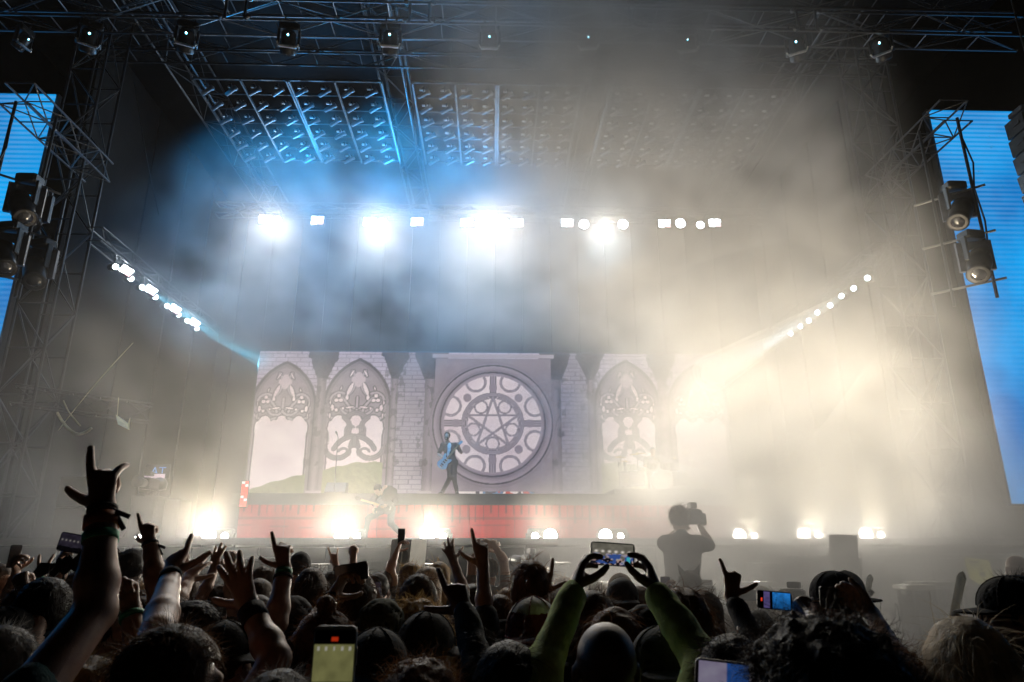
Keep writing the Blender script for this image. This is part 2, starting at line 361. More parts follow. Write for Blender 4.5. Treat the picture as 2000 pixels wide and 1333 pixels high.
    edge = (np.abs(r - RO) < 0.03) | (np.abs(r - RI - 0.14) < 0.025); img[edge] = STONE_D * 0.7
    op = r < RI; img[op] = sky[op]
    for k in range(4):                                         # four large lobed lights, stone between them
        a = R(45 + 90 * k); bar = np.abs(np.angle(np.exp(1j * (th - R(90 * k))))) * r
        stroke(op & (r > 0.95), bar, 0.11)
    for k in range(8):
        a = R(22.5 + 45 * k); stroke(op, np.abs(np.hypot(U - CX - 1.62 * math.cos(a), V - rc[1] - 1.62 * math.sin(a)) - 0.34), 0.045)
        a = R(45 * k); c = np.hypot(U - CX - 1.30 * math.cos(a), V - rc[1] - 1.30 * math.sin(a)); m_ = op & (c < 0.15); img[m_] = STONE * 1.1
    stroke(op, np.abs(r - 1.04), 0.075); stroke(op, np.abs(r - 0.92), 0.035)
    for k in range(5):
        a0, a1 = R(90 + 144 * k), R(90 + 144 * (k + 1))
        stroke(op, seg_dist(U, V, [(CX + 0.95 * math.cos(a0), rc[1] + 0.95 * math.sin(a0)), (CX + 0.95 * math.cos(a1), rc[1] + 0.95 * math.sin(a1))]), 0.042)
        am = R(90 + 72 * k + 36); stroke(op, np.abs(np.hypot(U - CX - 0.72 * math.cos(am), V - rc[1] - 0.72 * math.sin(am)) - 0.22), 0.032)
    beam = (np.abs(V - 5.08) < 0.07) & (np.abs(U - CX) < 2.2); img[beam] = STONE_L * 0.9
    low = (V_all < 0.1); img_all[low] = img_all[low] * 0.6
    return img_all
wall = empty('led_wall', (0, WALL_Y, 0)); tag(wall, 'wide video wall showing a chapel with pointed windows and a rose window', 'video wall')
grid_screen('screen', (WX0, 0, WZ0), (WX1 - WX0, 0, 0), (0, 0, WZ1 - WZ0), 720, 224, chapel, screen_mat('chapel_picture', 0.85), wall)
MB().box((0, 0.10, (WZ0 + WZ1) / 2), (WX1 - WX0 + 0.1, 0.16, WZ1 - WZ0 + 0.1)).build('cabinet', BLACK, wall)
for i in range(9): MB().box((WX0 + i * 2.11, 0.5, DECK + 3.3), (0.08, 0.6, 6.6)).build('support_post', STEEL, wall)

# ---- riser with a red lit front
riser = empty('stage_riser', (0, RISER_Y, DECK)); tag(riser, 'long raised platform with red dripping front panels below the video wall', 'riser')
RH = RISER_Z - DECK
MB().box((0, 2.2, RH - 0.05), (14.2, 4.4, 0.10)).build('platform', PLY, riser)
MB().box((0, 0.03, RH - 0.20), (14.2, 0.06, 0.20)).build('top_rail', BLACK, riser)
def red_front(U, V):
    n = fbm2(U * 1.3, V * 0.7); fine = vnoise3(U * 14, V * 0.5, np.zeros_like(U) + 3); cell = np.floor(U / 0.21)
    hang = 0.30 + 0.55 * vnoise3(cell * 1.37, np.zeros_like(U), np.zeros_like(U) + 2)      # how far each dark drip runs down
    post = (np.abs(U / 0.21 - cell - 0.5) < 0.10) & (V > 0.97 - hang * (0.25 + 0.75 * vnoise3(cell * 0.21, np.zeros_like(U), np.zeros_like(U) + 6)))
    c = lin(178, 10, 10)[None, None, :] * (0.55 + 0.75 * n)[..., None] * (0.80 + 0.3 * fine)[..., None]
    c[post] *= 0.30
    cr = (np.abs(V - 0.62) < 0.018) | (np.abs(V - 0.38 - 0.05 * np.sin(U * 0.9)) < 0.010); c[cr] *= 0.55
    return c
red_panels = []
for i in range(11):
    x0 = -6.875 + i * 1.25
    grid_screen('red_panel', (x0 + 0.004, 0.0 + (0.004 if i % 2 else 0.0), 0.02), (1.242, 0, 0), (0, 0, RH - 0.33), 46, 30, lambda U, V, x0=x0: red_front(U + x0 + 8.75, V), screen_mat('red_picture', 0.95), riser)
MB().box((0, 0.08, RH / 2 - 0.05), (13.9, 0.1, RH - 0.12)).build('backing', BLACK, riser)
for i in range(11): MB().box((-6.3 + i * 1.25, 0.2, RH - 0.19), (0.05, 0.3, 0.14)).build('bracket', STEEL, riser)

# ---- small picture strip under the rose window
def crowd_strip(U, V):
    n = vnoise3(U * 7, V * 5, np.zeros_like(U)); b = np.floor(U * 4.5)
    c = np.where((vnoise3(b * 2.1, np.zeros_like(U), np.zeros_like(U) + 2) > 0.5)[..., None], lin(235, 225, 222), lin(90, 130, 170))
    c = np.where((n > 0.62)[..., None], lin(200, 70, 60), c); c = np.where((n < 0.3)[..., None], lin(60, 50, 60), c); return c
st = empty('picture_strip', (0.1, WALL_Y - 0.6, RISER_Z)); tag(st, 'low video panel with small bright figures beneath the rose window', 'video panel')
grid_screen('screen', (-1.3, 0, 0.04), (2.6, 0, 0), (0, 0, 0.36), 120, 20, crowd_strip, screen_mat('strip_picture', 0.8), st)
MB().box((0, 0.05, 0.20), (2.66, 0.08, 0.40)).build('cabinet', BLACK, st)

# ---- blue side screens
def side_mat():
    m = bpy.data.materials.new('blue_scan_picture'); m.use_nodes = True; nt = m.node_tree; nt.nodes.clear(); N = nt.nodes.new; L = nt.links.new
    o = N('ShaderNodeOutputMaterial'); e = N('ShaderNodeEmission'); tc = N('ShaderNodeTexCoord')
    nz = N('ShaderNodeTexNoise'); nz.inputs['Scale'].default_value = 0.35; nz.inputs['Detail'].default_value = 5; L(tc.outputs['Object'], nz.inputs['Vector'])
    cr = N('ShaderNodeValToRGB'); cr.color_ramp.elements[0].position = 0.38; cr.color_ramp.elements[0].color = (0.0, 0.17, 0.52, 1)
    cr.color_ramp.elements[1].position = 0.66; cr.color_ramp.elements[1].color = (0.0, 0.36, 0.86, 1); L(nz.outputs[0], cr.inputs[0])
    wv = N('ShaderNodeTexWave'); wv.wave_type = 'BANDS'; wv.bands_direction = 'Z'; wv.inputs['Scale'].default_value = 2.3; wv.inputs['Distortion'].default_value = 0.0; L(tc.outputs['Object'], wv.inputs['Vector'])
    n3 = N('ShaderNodeTexNoise'); n3.inputs['Scale'].default_value = 0.22; L(tc.outputs['Object'], n3.inputs['Vector'])
    am = N('ShaderNodeMapRange'); am.inputs[1].default_value = 0.42; am.inputs[2].default_value = 0.6; am.inputs[3].default_value = 0.02; am.inputs[4].default_value = 0.13; L(n3.outputs[0], am.inputs[0])
    ml = N('ShaderNodeMath'); ml.operation = 'MULTIPLY'; L(wv.outputs['Fac'], ml.inputs[0]); L(am.outputs[0], ml.inputs[1])
    mx = N('ShaderNodeMixRGB'); mx.inputs[2].default_value = (0.55, 0.8, 1.0, 1); L(ml.outputs[0], mx.inputs[0]); L(cr.outputs[0], mx.inputs[1])
    L(mx.outputs[0], e.inputs[0]); e.inputs[1].default_value = 1.05; L(e.outputs[0], o.inputs[0]); m.cycles.emission_sampling = 'NONE'
    return m
SIDE = side_mat(); SCR_Y = 15.5
for sx, lab in ((-1, 'tall blue video screen behind the truss tower at the left edge'), (1, 'tall blue video screen with white scan lines beside the speaker column')):
    o = empty('side_screen', (sx * 15.2 + (0.25 if sx > 0 else 0), SCR_Y, 3.0)); tag(o, lab, 'video screen')
    MB().box((0, 0, 5.2), (7.4 if sx > 0 else 7.4, 0.02, 10.4)).build('screen', SIDE, o)
    MB().box((0, 0.12, 5.2), (7.5, 0.2, 10.5)).build('cabinet', BLACK, o)
    for k in (-1, 1): MB().box((k * 3.0, 0.3, -1.4), (0.12, 0.12, 3.0)).build('support_post', STEEL, o)
# ------------------------------------------------------------------ rigging
_tube_cache = {}
def brace_obj(p, q, r, m, parent, n=5, name='brace'):
    """one straight tube as an object of its own; alike tubes share one unit mesh"""
    p, q = Vector(p), Vector(q); key = (r, n, m.name); d = q - p
    if key not in _tube_cache:
        mb = MB().tube((0, 0, 0), (0, 0, 1), r, r, n); o = mb.build(name, m, parent); _tube_cache[key] = o.data
    else:
        o = bpy.data.objects.new(name, _tube_cache[key]); COL.objects.link(o); o.parent = parent
    o.location = p; o.rotation_mode = 'QUATERNION'; o.rotation_quaternion = d.to_track_quat('Z', 'Y'); o.scale = (1, 1, d.length)
    return o
def truss(name, p0, p1, wdt, hgt, bays, label, m=ALU, r=0.025, up=(0, 0, 1), group=None, rb=0.014):
    """square box truss: four chords, zigzag braces on each face, ladders at the bays"""
    p0, p1 = Vector(p0), Vector(p1); o = empty(name, p0); tag(o, label, 'truss', group)
    d = (p1 - p0); Ln = d.length; d.normalize(); u = Vector(up); u = (u - d * u.dot(d)).normalized(); s = d.cross(u)
    c = [s * (a * wdt / 2) + u * (b * hgt / 2) for a, b in ((-1, -1), (1, -1), (1, 1), (-1, 1))]
    for k in range(4): brace_obj(c[k], c[k] + d * Ln, r, m, o, 7, 'chord')
    for i in range(bays):
        t0, t1 = Ln * i / bays, Ln * (i + 1) / bays
        for k in range(4):
            a, b = c[k], c[(k + 1) % 4]
            if (i + k) % 2: a, b = b, a
            brace_obj(a + d * t0, b + d * t1, rb, m, o)
            if k % 2 == 0: brace_obj(c[k] + d * t0, c[(k + 1) % 4] + d * t0, rb, m, o)
    return o
HY = 13.0
def zat(py, Y): return at(962, py, Y).z
z1, z2 = zat(64, HY), zat(26, HY)
truss('header_truss', (-12.5, HY, (z1 + z2) / 2), (12.5, HY, (z1 + z2) / 2), 0.5, z2 - z1, 20, 'long aluminium front truss carrying the row of moving lights', ALU, 0.024)
truss('upper_truss', (-12.5, HY + 0.3, z2 + 0.65), (12.5, HY + 0.3, z2 + 0.65), 0.6, 0.6, 16, 'dark upper roof truss along the top edge above the moving lights', STEEL, 0.03)
for i, x in enumerate((-4.6, -2.0, 0.35, 3.0)):
    o = empty('rigging_plate', (x, HY - 0.02, z2 + 0.62)); tag(o, ('first', 'second', 'third', 'fourth')[i] + ' white rigging plate from the left on the upper truss', 'plate', 'white plates on the upper truss')
    MB().bbox((0, -0.02, 0), (0.42, 0.02, 0.11), 0.006).build('plate', WHITEP, o)
    MB().tube((0, -0.05, 0), (0, 0.01, 0), 0.018).build('bolt', BLACK, o)
    for k in (-1, 1): MB().tube((k * 0.17, -0.04, 0), (k * 0.17, 0.3, 0), 0.012).build('hook', STEEL, o)
# corner gusset pairs on the header truss
for i, x in enumerate((-5.9, -1.75, 2.85, 7.2)):
    o = empty('truss_joint', (x, HY - 0.27, z1)); tag(o, ('first', 'second', 'third', 'fourth')[i] + ' bolted aluminium truss joint from the left on the front truss', 'truss joint', 'joints of the front truss')
    for k in (-0.22, 0.22):
        MB().box((k, 0, (z2 - z1) / 2), (0.05, 0.05, z2 - z1 + 0.04)).build('upright', ALU, o)
        for zz in (0.03, z2 - z1 - 0.03): MB().lathe([(0.05, -0.03), (0.06, 0), (0.05, 0.03)], (k + (0.09 if k > 0 else -0.09), -0.03, zz), (0, 1, 0), 10).build('coupler', ALU, o)

# ---- moving lights on the front truss
def make_moving_head():
    o = empty('moving_light')
    MB().bbox((0, 0, -0.10), (0.46, 0.30, 0.20), 0.03).build('base', PLASTIC, o)
    for k in (-1, 1): MB().tube((k * 0.12, 0, 0.0), (k * 0.12, 0, 0.20), 0.02).build('clamp', STEEL, o)
    for k in (-1, 1): MB().bbox((k * 0.225, 0.0, -0.38), (0.06, 0.16, 0.44), 0.02).build('yoke_arm', PLASTIC, o)
    d = Vector((0, 0.45, -0.55)).normalized()
    MB().lathe([(0.12, -0.26), (0.165, -0.20), (0.17, 0.05), (0.185, 0.10), (0.185, 0.24), (0.15, 0.27)], (0, 0.02, -0.46), d, 18).build('lamp_head', PLASTIC, o, True)
    MB().lathe([(0.145, 0), (0.145, 0.012)], (0, 0.02 + d.y * 0.272, -0.46 + d.z * 0.272), d, 18).build('lens', GLASS, o)
    h = MB().bbox((0, -0.10, -0.67), (0.40, 0.05, 0.24), 0.02, Matrix.Rotation(R(-58), 3, 'X')).build('rear_panel', GREYP, o)
    for k in range(4): MB().box((-0.09 + k * 0.06, -0.135, -0.625), (0.045, 0.012, 0.02), Matrix.Rotation(R(-58), 3, 'X')).build('vent', BLACK, o)
    for k in (-1, 1): MB().tube((k * 0.20, -0.08, -0.64), (k * 0.235, -0.12, -0.58), 0.018, 0.018, 8).build('handle', WHITEP, o)
    MB().lathe([(0.0, -0.028), (0.022, -0.015), (0.028, 0), (0.022, 0.015), (0.0, 0.028)], (0, -0.20, -0.43), (0, 0, 1), 10).build('indicator', LAMP_LED, o)
    MB().lathe([(0.0, -0.016), (0.014, 0), (0.0, 0.016)], (0, -0.225, -0.43), (0, 0, 1), 8).build('indicator_core', LAMP_LED_HOT, o)
    return o
mh = make_moving_head()
ords = ('first', 'second', 'third', 'fourth', 'fifth', 'sixth', 'seventh', 'eighth', 'ninth')
for i, (x, y, tw) in enumerate(((165, 62, 30), (357, 62, 22), (559, 66, 12), (760, 66, 4), (956, 70, 0), (1151, 71, -6), (1347, 76, -14), (1563, 79, -28), (1730, 80, -40))):
    o = mh if i == 0 else copy_tree(mh)
    p = at(x, y, HY - 0.1); o.location = (p.x, HY + 0.1, p.z + 0.40); o.rotation_euler.z = R(tw)
    tag(o, f'{ords[i]} moving light from the left on the front truss, cyan indicator lit', 'moving light', 'moving lights along the front truss')
o = copy_tree(mh); p = at(45, 78, HY); o.location = (p.x, p.y, p.z + 0.3); o.rotation_euler.z = R(75); o.scale = (0.75, 0.75, 0.75)
tag(o, 'small pale moving light in the dark top left corner', 'moving light')

# ---- roof rakers and rear roof trusses
for i, (x, lab) in enumerate(((-8.9, 'leftmost roof truss running back over the stage'), (-3.0, 'roof truss running back over the stage left of centre'), (3.1, 'roof truss running back over the stage right of centre'), (8.9, 'rightmost roof truss running back over the stage'))):
    truss('roof_truss', (x, HY + 0.6, 15.4), (x, 25.5, 15.4), 0.7, 0.8, 9, lab, STEEL, 0.035, group='roof trusses')
truss('cross_truss', (-11, 15.6, 15.0), (11, 15.6, 15.0), 0.5, 0.5, 18, 'dark cross truss holding the front ends of the ceiling lamp frames', STEEL, 0.03)
roofc = MB().box((0, 19.5, 16.2), (27, 14.5, 0.06)).build('roof_canopy', CLOTHB); tag(roofc, 'black fabric roof canopy above the stage trusses', 'roof')
back = empty('backdrop', (0, 26.2, 0)); tag(back, 'black backdrop drapes hanging behind the stage', 'drape')
for i in range(24): MB().bbox((-13.2 + i * 1.15, 0.03 * (i % 2), 9.0), (1.13, 0.05, 13.4), 0.01).build('drape_panel', CLOTHB, back)
for sx, lab in ((-1, 'black masking drape along the left wing of the stage'), (1, 'black masking drape along the right wing of the stage')):
    o = empty('wing_drape', (sx * 10.9, 15.9, 0)); tag(o, lab, 'drape', 'wing drapes')
    for i in range(9): MB().bbox((0.03 * (i % 2), 0.6 + i * 1.13, 9.0), (0.05, 1.11, 13.4), 0.01).build('drape_panel', CLOTHB, o)

# ---- ceiling pods full of small lamps
def make_pod_lamp():
    o = empty('pod_lamp'); d = Vector((0.86, -0.25, 0.42)).normalized()
    MB().lathe([(0.03, -0.19), (0.055, -0.17), (0.06, 0.10), (0.075, 0.13), (0.075, 0.19)], (0, 0, -0.20), d, 10).build('barrel', mat('lamp_barrel', (0.20, 0.205, 0.22), 0.45, 0.6), o, True)
    MB().box((0, 0, -0.06), (0.03, 0.16, 0.12)).build('bracket', BLACK, o)
    MB().bbox((-0.05, 0.05, -0.02), (0.16, 0.06, 0.05), 0.008).build('driver_box', GREYP, o)
    return o
DULL = mat('dull_bar', (0.13, 0.135, 0.145), 0.55, 0.5); pl = make_pod_lamp(); first = True; PZ = 14.35
for pi, (xa, xb, tone) in enumerate(((-8.3, -3.15, 'left'), (-2.3, 2.4, 'middle'), (3.2, 8.3, 'right'))):
    pod = empty('ceiling_pod', ((xa + xb) / 2, 16.0, PZ)); hw = (xb - xa) / 2
    tag(pod, f'{tone} ceiling lamp frame of pale bars hung over the stage', 'lighting frame', 'ceiling lamp frames')
    for k in range(5):
        x = -hw + k * 2 * hw / 4
        for dx in ((-0.035, 0.035) if k == 2 else (0,)): MB().box((x + dx, 2.05, 0), (0.045, 4.1, 0.07)).build('long_bar', DULL, pod)
    for j in range(7): MB().box((0, j * 4.1 / 6, 0.05), (2 * hw, 0.03, 0.03)).build('cross_bar', STEEL, pod)
    MB().box((0, 0, 0.02), (2 * hw, 0.04, 0.05)).build('front_bar', DULL, pod)
    for j in range(6):
        for k in range(8):
            o = pl if first else copy_tree(pl); first = False
            x = (xa + xb) / 2 - hw + (k + 0.5) * 2 * hw / 8; o.location = (x, 16.25 + j * 4.1 / 6, PZ + 0.02)
            o.rotation_euler.z = R(random.uniform(-7, 7))
            tag(o, f'small silver spot lamp, {ords[j]} row, {ords[k]} from the left, in the {tone} ceiling frame', 'spot lamp', f'spot lamps of the {tone} ceiling frame')

# ---- rear truss with strobes
RY = 21.0; rz = zat(425, RY)
truss('rear_truss', (-9.5, RY + 0.3, rz + 0.3), (9.5, RY + 0.3, rz + 0.3), 0.4, 0.4, 22, 'rear lighting truss with the blinding strobe row', STEEL, 0.025)
def make_strobe(n, w_, warm=False):
    o = empty('strobe_light'); MB().bbox((0, 0.06, 0), (w_ + 0.08, 0.12, 0.34), 0.02).build('housing', PLASTIC, o)
    for a in range(n):
        for b in (-1, 1):
            MB().bbox((-w_ / 2 + (a + 0.5) * w_ / n, -0.012, b * 0.075), (w_ / n - 0.03, 0.02, 0.12), 0.004).build('lamp_cell', LAMP_COOL if (a + b) % 3 else LAMP_PINK, o)
    MB().box((0, 0.1, 0.24), (0.05, 0.05, 0.2)).build('hanger', STEEL, o)
    return o
SP = [(518, 429), (541, 434), (620, 431), (722, 434), (747, 438), (815, 434), (912, 436), (938, 438), (985, 438), (1010, 436), (1108, 436), (1140, 440), (1178, 442), (1216, 440), (1298, 437), (1328, 438), (1367, 441), (1396, 436)]
quad = make_strobe(2, 0.42); rnd = empty('strobe_light')
MB().lathe([(0.10, -0.14), (0.18, -0.08), (0.19, 0.06)], (0, 0, 0), (0, -1, 0), 16).build('housing', PLASTIC, rnd, True)
MB().lathe([(0.17, 0), (0.16, 0.02)], (0, -0.063, 0), (0, -1, 0), 16).build('lens', LAMP_COOL, rnd)
MB().box((0, 0.1, 0.24), (0.05, 0.05, 0.26)).build('hanger', STEEL, rnd)
ordn = ['first', 'second', 'third', 'fourth', 'fifth', 'sixth', 'seventh', 'eighth', 'ninth', 'tenth', 'eleventh', 'twelfth', 'thirteenth', 'fourteenth', 'fifteenth', 'sixteenth', 'seventeenth', 'eighteenth']
qf = rf = True
for i, (x, y) in enumerate(SP):
    isq = i in (0, 2, 3, 5, 6, 9, 10, 14, 17)
    src = quad if isq else rnd
    if isq: o = quad if qf else copy_tree(quad); qf = False
    else: o = rnd if rf else copy_tree(rnd); rf = False
    p = at(x, y, RY); o.location = p; sc = 0.8 if i in (16,) else 1.0; o.scale = (sc, sc, sc)
    tag(o, f'{ordn[i]} light from the left in the blazing rear strobe row, ' + ('a square four-cell strobe' if isq else 'a round lamp'), 'strobe light', 'strobes along the rear truss')

# ---- side lamp bars: rows of beam lamps receding along both wings
def make_beam_lamp(sx):
    o = empty('beam_lamp'); d = Vector((sx * 0.75, -0.62, -0.2)).normalized()
    MB().lathe([(0.05, -0.22), (0.10, -0.16), (0.11, 0.05), (0.085, 0.12)], (0, 0, 0), d, 12).build('housing', PLASTIC, o, True)
    MB().lathe([(0.07, 0.0), (0.07, 0.01)], d * 0.121, d, 12).build('lens', LAMP_CYAN, o)
    MB().box((0, 0.05, 0.17), (0.04, 0.1, 0.22)).build('yoke', STEEL, o)
    return o
LZ = 8.82
truss('side_truss', (-9.62, 15.2, LZ + 0.45), (-9.62, 22.5, LZ + 0.45), 0.35, 0.35, 10, 'side truss with cyan beam lamps along the left wing', STEEL, 0.022)
truss('side_truss', (9.62, 15.2, LZ + 0.30), (9.62, 22.5, LZ + 0.30), 0.35, 0.35, 10, 'side truss with white beam lamps along the right wing', STEEL, 0.022)
for sx in (-1, 1):
    lamp0 = make_beam_lamp(-sx)
    pts = [(222, 522), (252, 545), (274, 562), (300, 581), (323, 598), (345, 615), (362, 627), (381, 642)] if sx < 0 else [(1698, 544), (1671, 564), (1647, 579), (1625, 597), (1600, 611), (1583, 627), (1567, 638), (1548, 652)]
    for i, (x, y) in enumerate(pts):
        o = lamp0 if i == 0 else copy_tree(lamp0)
        # on the line X = const: solve Y
        v = ray(x, y); t = (sx * 9.62) / v.x; o.location = Vector((0, 0, HC)) + v * t
        tag(o, f'{ords[i]} beam lamp, counting inward, of the row along the ' + ('left' if sx < 0 else 'right') + ' wing', 'beam lamp', 'beam lamps of the ' + ('left' if sx < 0 else 'right') + ' wing')
for i, (x, y) in enumerate(((247, 529), (295, 567), (342, 604), (380, 631))):
    o = copy_tree(quad); v = ray(x, y); t = -9.5 / v.x; o.location = Vector((0, 0, HC)) + v * t; o.rotation_euler = (0, R(28), R(30)); o.scale = (0.72, 0.72, 0.72)
    tag(o, f'{ords[i]} four-cell strobe from the front on the left wing truss', 'strobe light', 'strobes of the left wing')

# ---- towers and side rigs
def box_tower(name, x, y, z0, z1, w_, bays, label, m=STEEL): return truss(name, (x, y, z0), (x, y, z1), w_, w_, bays, label, m, 0.035, up=(0, 1, 0), rb=0.02)
box_tower('roof_tower', -10.15, 14.9, 0, 15.5, 0.8, 15, 'dark truss roof tower in front of the left blue screen')
box_tower('roof_tower', 9.95, 15.2, 0, 15.5, 0.8, 15, 'dark truss roof tower in front of the right blue screen')
for sx in (-1, 1):
    truss('wing_truss', (sx * 9.6, 11.9, 10.75), (sx * 9.6, 14.9, 10.75), 0.58, 0.5, 5, ('left' if sx < 0 else 'right') + ' wing truss with hanging spotlights at its front end', ALU if sx < 0 else STEEL, 0.022)
    o = empty('drop_pipe', (sx * 9.62, 11.95, 6.6)); tag(o, 'hanging pipe frame carrying big spotlights below the ' + ('left' if sx < 0 else 'right') + ' wing truss', 'pipe frame')
    MB().tube((0, 0, 0), (0, 0, 4.0), 0.03).build('pipe', BLACK, o)
    MB().tube((-sx * 0.5, 0.5, 0), (-sx * 0.5, 0.5, 4.0), 0.03).build('pipe', BLACK, o)
    for zz in (0.35, 1.35, 2.35): MB().tube((0.15 * sx, -0.15, zz), (-sx * 0.75, 0.75, zz), 0.025).build('arm', ALU, o)
    MB().path([(0, 0, 3.6), (0.08, -0.06, 2.9), (-0.05, -0.1, 2.3), (0.06, -0.05, 1.6), (0, 0, 0.6)], 0.018).build('cable', BLACK, o)
def make_big_spot(sx):
    """large theatre spotlight: square yoke plate with a round cut-out, tapered body, round lens"""
    o = empty('big_spotlight'); d = Vector((-sx * 0.55, -0.35, -0.75)).normalized()
    MB().bbox((0, 0, 0.30), (0.40, 0.30, 0.18), 0.03).build('base', PLASTIC, o)
    ring = []; n = 16; a = MB()
    for k in range(n):
        t = 2 * math.pi * k / n; m_ = max(abs(math.cos(t)), abs(math.sin(t))); ring.append((0.30 * math.cos(t) / m_, 0.30 * math.sin(t) / m_, 0.15 * math.cos(t), 0.15 * math.sin(t)))
    rt = Matrix.Rotation(R(-25 * sx), 3, 'Z')
    for yy in (-0.04, 0.04):
        for q in ring: a.v.append(rt @ Vector((q[0], yy, q[1] - 0.12))); a.v.append(rt @ Vector((q[2], yy, q[3] - 0.12)))
    for k in range(n):
        k2 = (k + 1) % n; A, B, C, D = 2 * k, 2 * k + 1, 2 * k2 + 1, 2 * k2; e = 2 * n
        a.f += [(A, D, C, B), (A + e, B + e, C + e, D + e), (A, A + e, D + e, D), (B, C, C + e, B + e)]
    a.build('yoke_plate', mat('slate_paint', (0.09, 0.10, 0.13), 0.5), o)
    c = Vector((0, -0.05, -0.30))
    MB().lathe([(0.10, -0.34), (0.20, -0.28), (0.22, 0.0), (0.19, 0.22), (0.17, 0.36)], c, d, 16).build('barrel', PLASTIC, o, True)
    MB().lathe([(0.165, 0), (0.12, 0.03), (0.02, 0.045)], c + d * 0.36, d, 16).build('lens', GLASS, o, True)
    MB().lathe([(0.19, -0.01), (0.205, 0.02), (0.17, 0.025)], c + d * 0.36, d, 16).build('lens_ring', STEEL, o, True)
    for k in (-1, 1): MB().bbox((k * 0.2, -0.02, 0.02), (0.05, 0.12, 0.5), 0.015).build('yoke_arm', PLASTIC, o)
    return o
for sx, spots, side in ((-1, ((52, 380, 11.7), (18, 475, 11.6), (80, 505, 12.6), (75, 400, 13.2)), 'left'), (1, ((1868, 392, 12.2), (1902, 490, 11.7)), 'right')):
    b0 = make_big_spot(sx)
    for i, (x, y, Y) in enumerate(spots):
        o = b0 if i == 0 else copy_tree(b0); o.location = at(x, y, Y); o.rotation_euler.z = R(i * 9 * sx)
        tag(o, f'{("upper", "lower", "inner lower", "inner upper")[i]} black spotlight hanging in front of the {side} blue screen', 'spotlight', 'hanging spotlights of the wings')

# ---- loudspeaker column on the right
la = empty('line_array', (11.7, 12.0, 0)); tag(la, 'black curved column of stacked loudspeaker cabinets at the right edge', 'loudspeaker array')
for i in range(13):
    zz = 10.65 - i * 0.42; tilt = R(2 + i * 1.6)
    rt = Matrix.Rotation(-tilt, 3, 'X')
    mb = MB(); w_ = 0.62
    mb.prism([(-w_, -0.19), (w_, -0.19), (w_, 0.19), (-w_, 0.19)], (0, 0, zz), (1, 0, 0), rt @ Vector((0, 0, 1)), rt @ Vector((0, 0.5, 0)))
    c = mb.build('cabinet', PLASTIC, la)
    MB().box((0, -0.012, zz), (1.16, 0.02, 0.32), rt).build('grille', BLACK, c)
    MB().box((-w_ - 0.01, 0.2, zz), (0.02, 0.2, 0.06), rt).build('hinge', STEEL, c)
MB().tube((0, 0.2, 10.9), (0, 0.2, 14.5), 0.02).build('hoist_chain', STEEL, la)
MB().bbox((0, 0.2, 10.95), (1.2, 0.4, 0.12), 0.02).build('fly_frame', STEEL, la)

# ---- footlights on the stage edge
def make_footlight(kx):
    o = empty('footlight'); MB().bbox((0.1 * kx, 0.10, 0), (0.56, 0.16, 0.28), 0.03).build('housing', PLASTIC, o)
    MB().lathe([(0.125, 0.0), (0.12, 0.025)], (-0.05 * kx, 0.015, 0), (0, -1, 0), 20).build('lens', LAMP_WARM, o)
    MB().lathe([(0.065, 0.0), (0.06, 0.02)], (0.24 * kx, 0.015, -0.01), (0, -1, 0), 14).build('lens', LAMP_WARM, o)
    for k in (-1, 1): MB().box((0.1 * kx + k * 0.30, 0.1, -0.10), (0.03, 0.08, 0.30)).build('floor_bracket', STEEL, o)
    return o
fl = {1: make_footlight(1), -1: make_footlight(-1)}; used = set()
for i, p in enumerate(FOOT):
    kx = -1 if i in (3,) else 1
    o = fl[kx] if kx not in used else copy_tree(fl[kx]); used.add(kx); o.location = p
    tag(o, f'{ords[i]} glaring warm footlight from the left along the stage edge', 'footlight', 'footlights along the stage edge')
for i, (x, y) in enumerate(((272, 1051), (1300, 1052))):
    o = copy_tree(fl[1]); o.location = at(x, y, STAGE_Y + 0.4); o.scale = (0.45, 0.45, 0.45)
    tag(o, ('small footlight at the left end of the stage edge', 'small footlight behind the cameraman on the stage edge')[i], 'footlight', 'footlights along the stage edge')
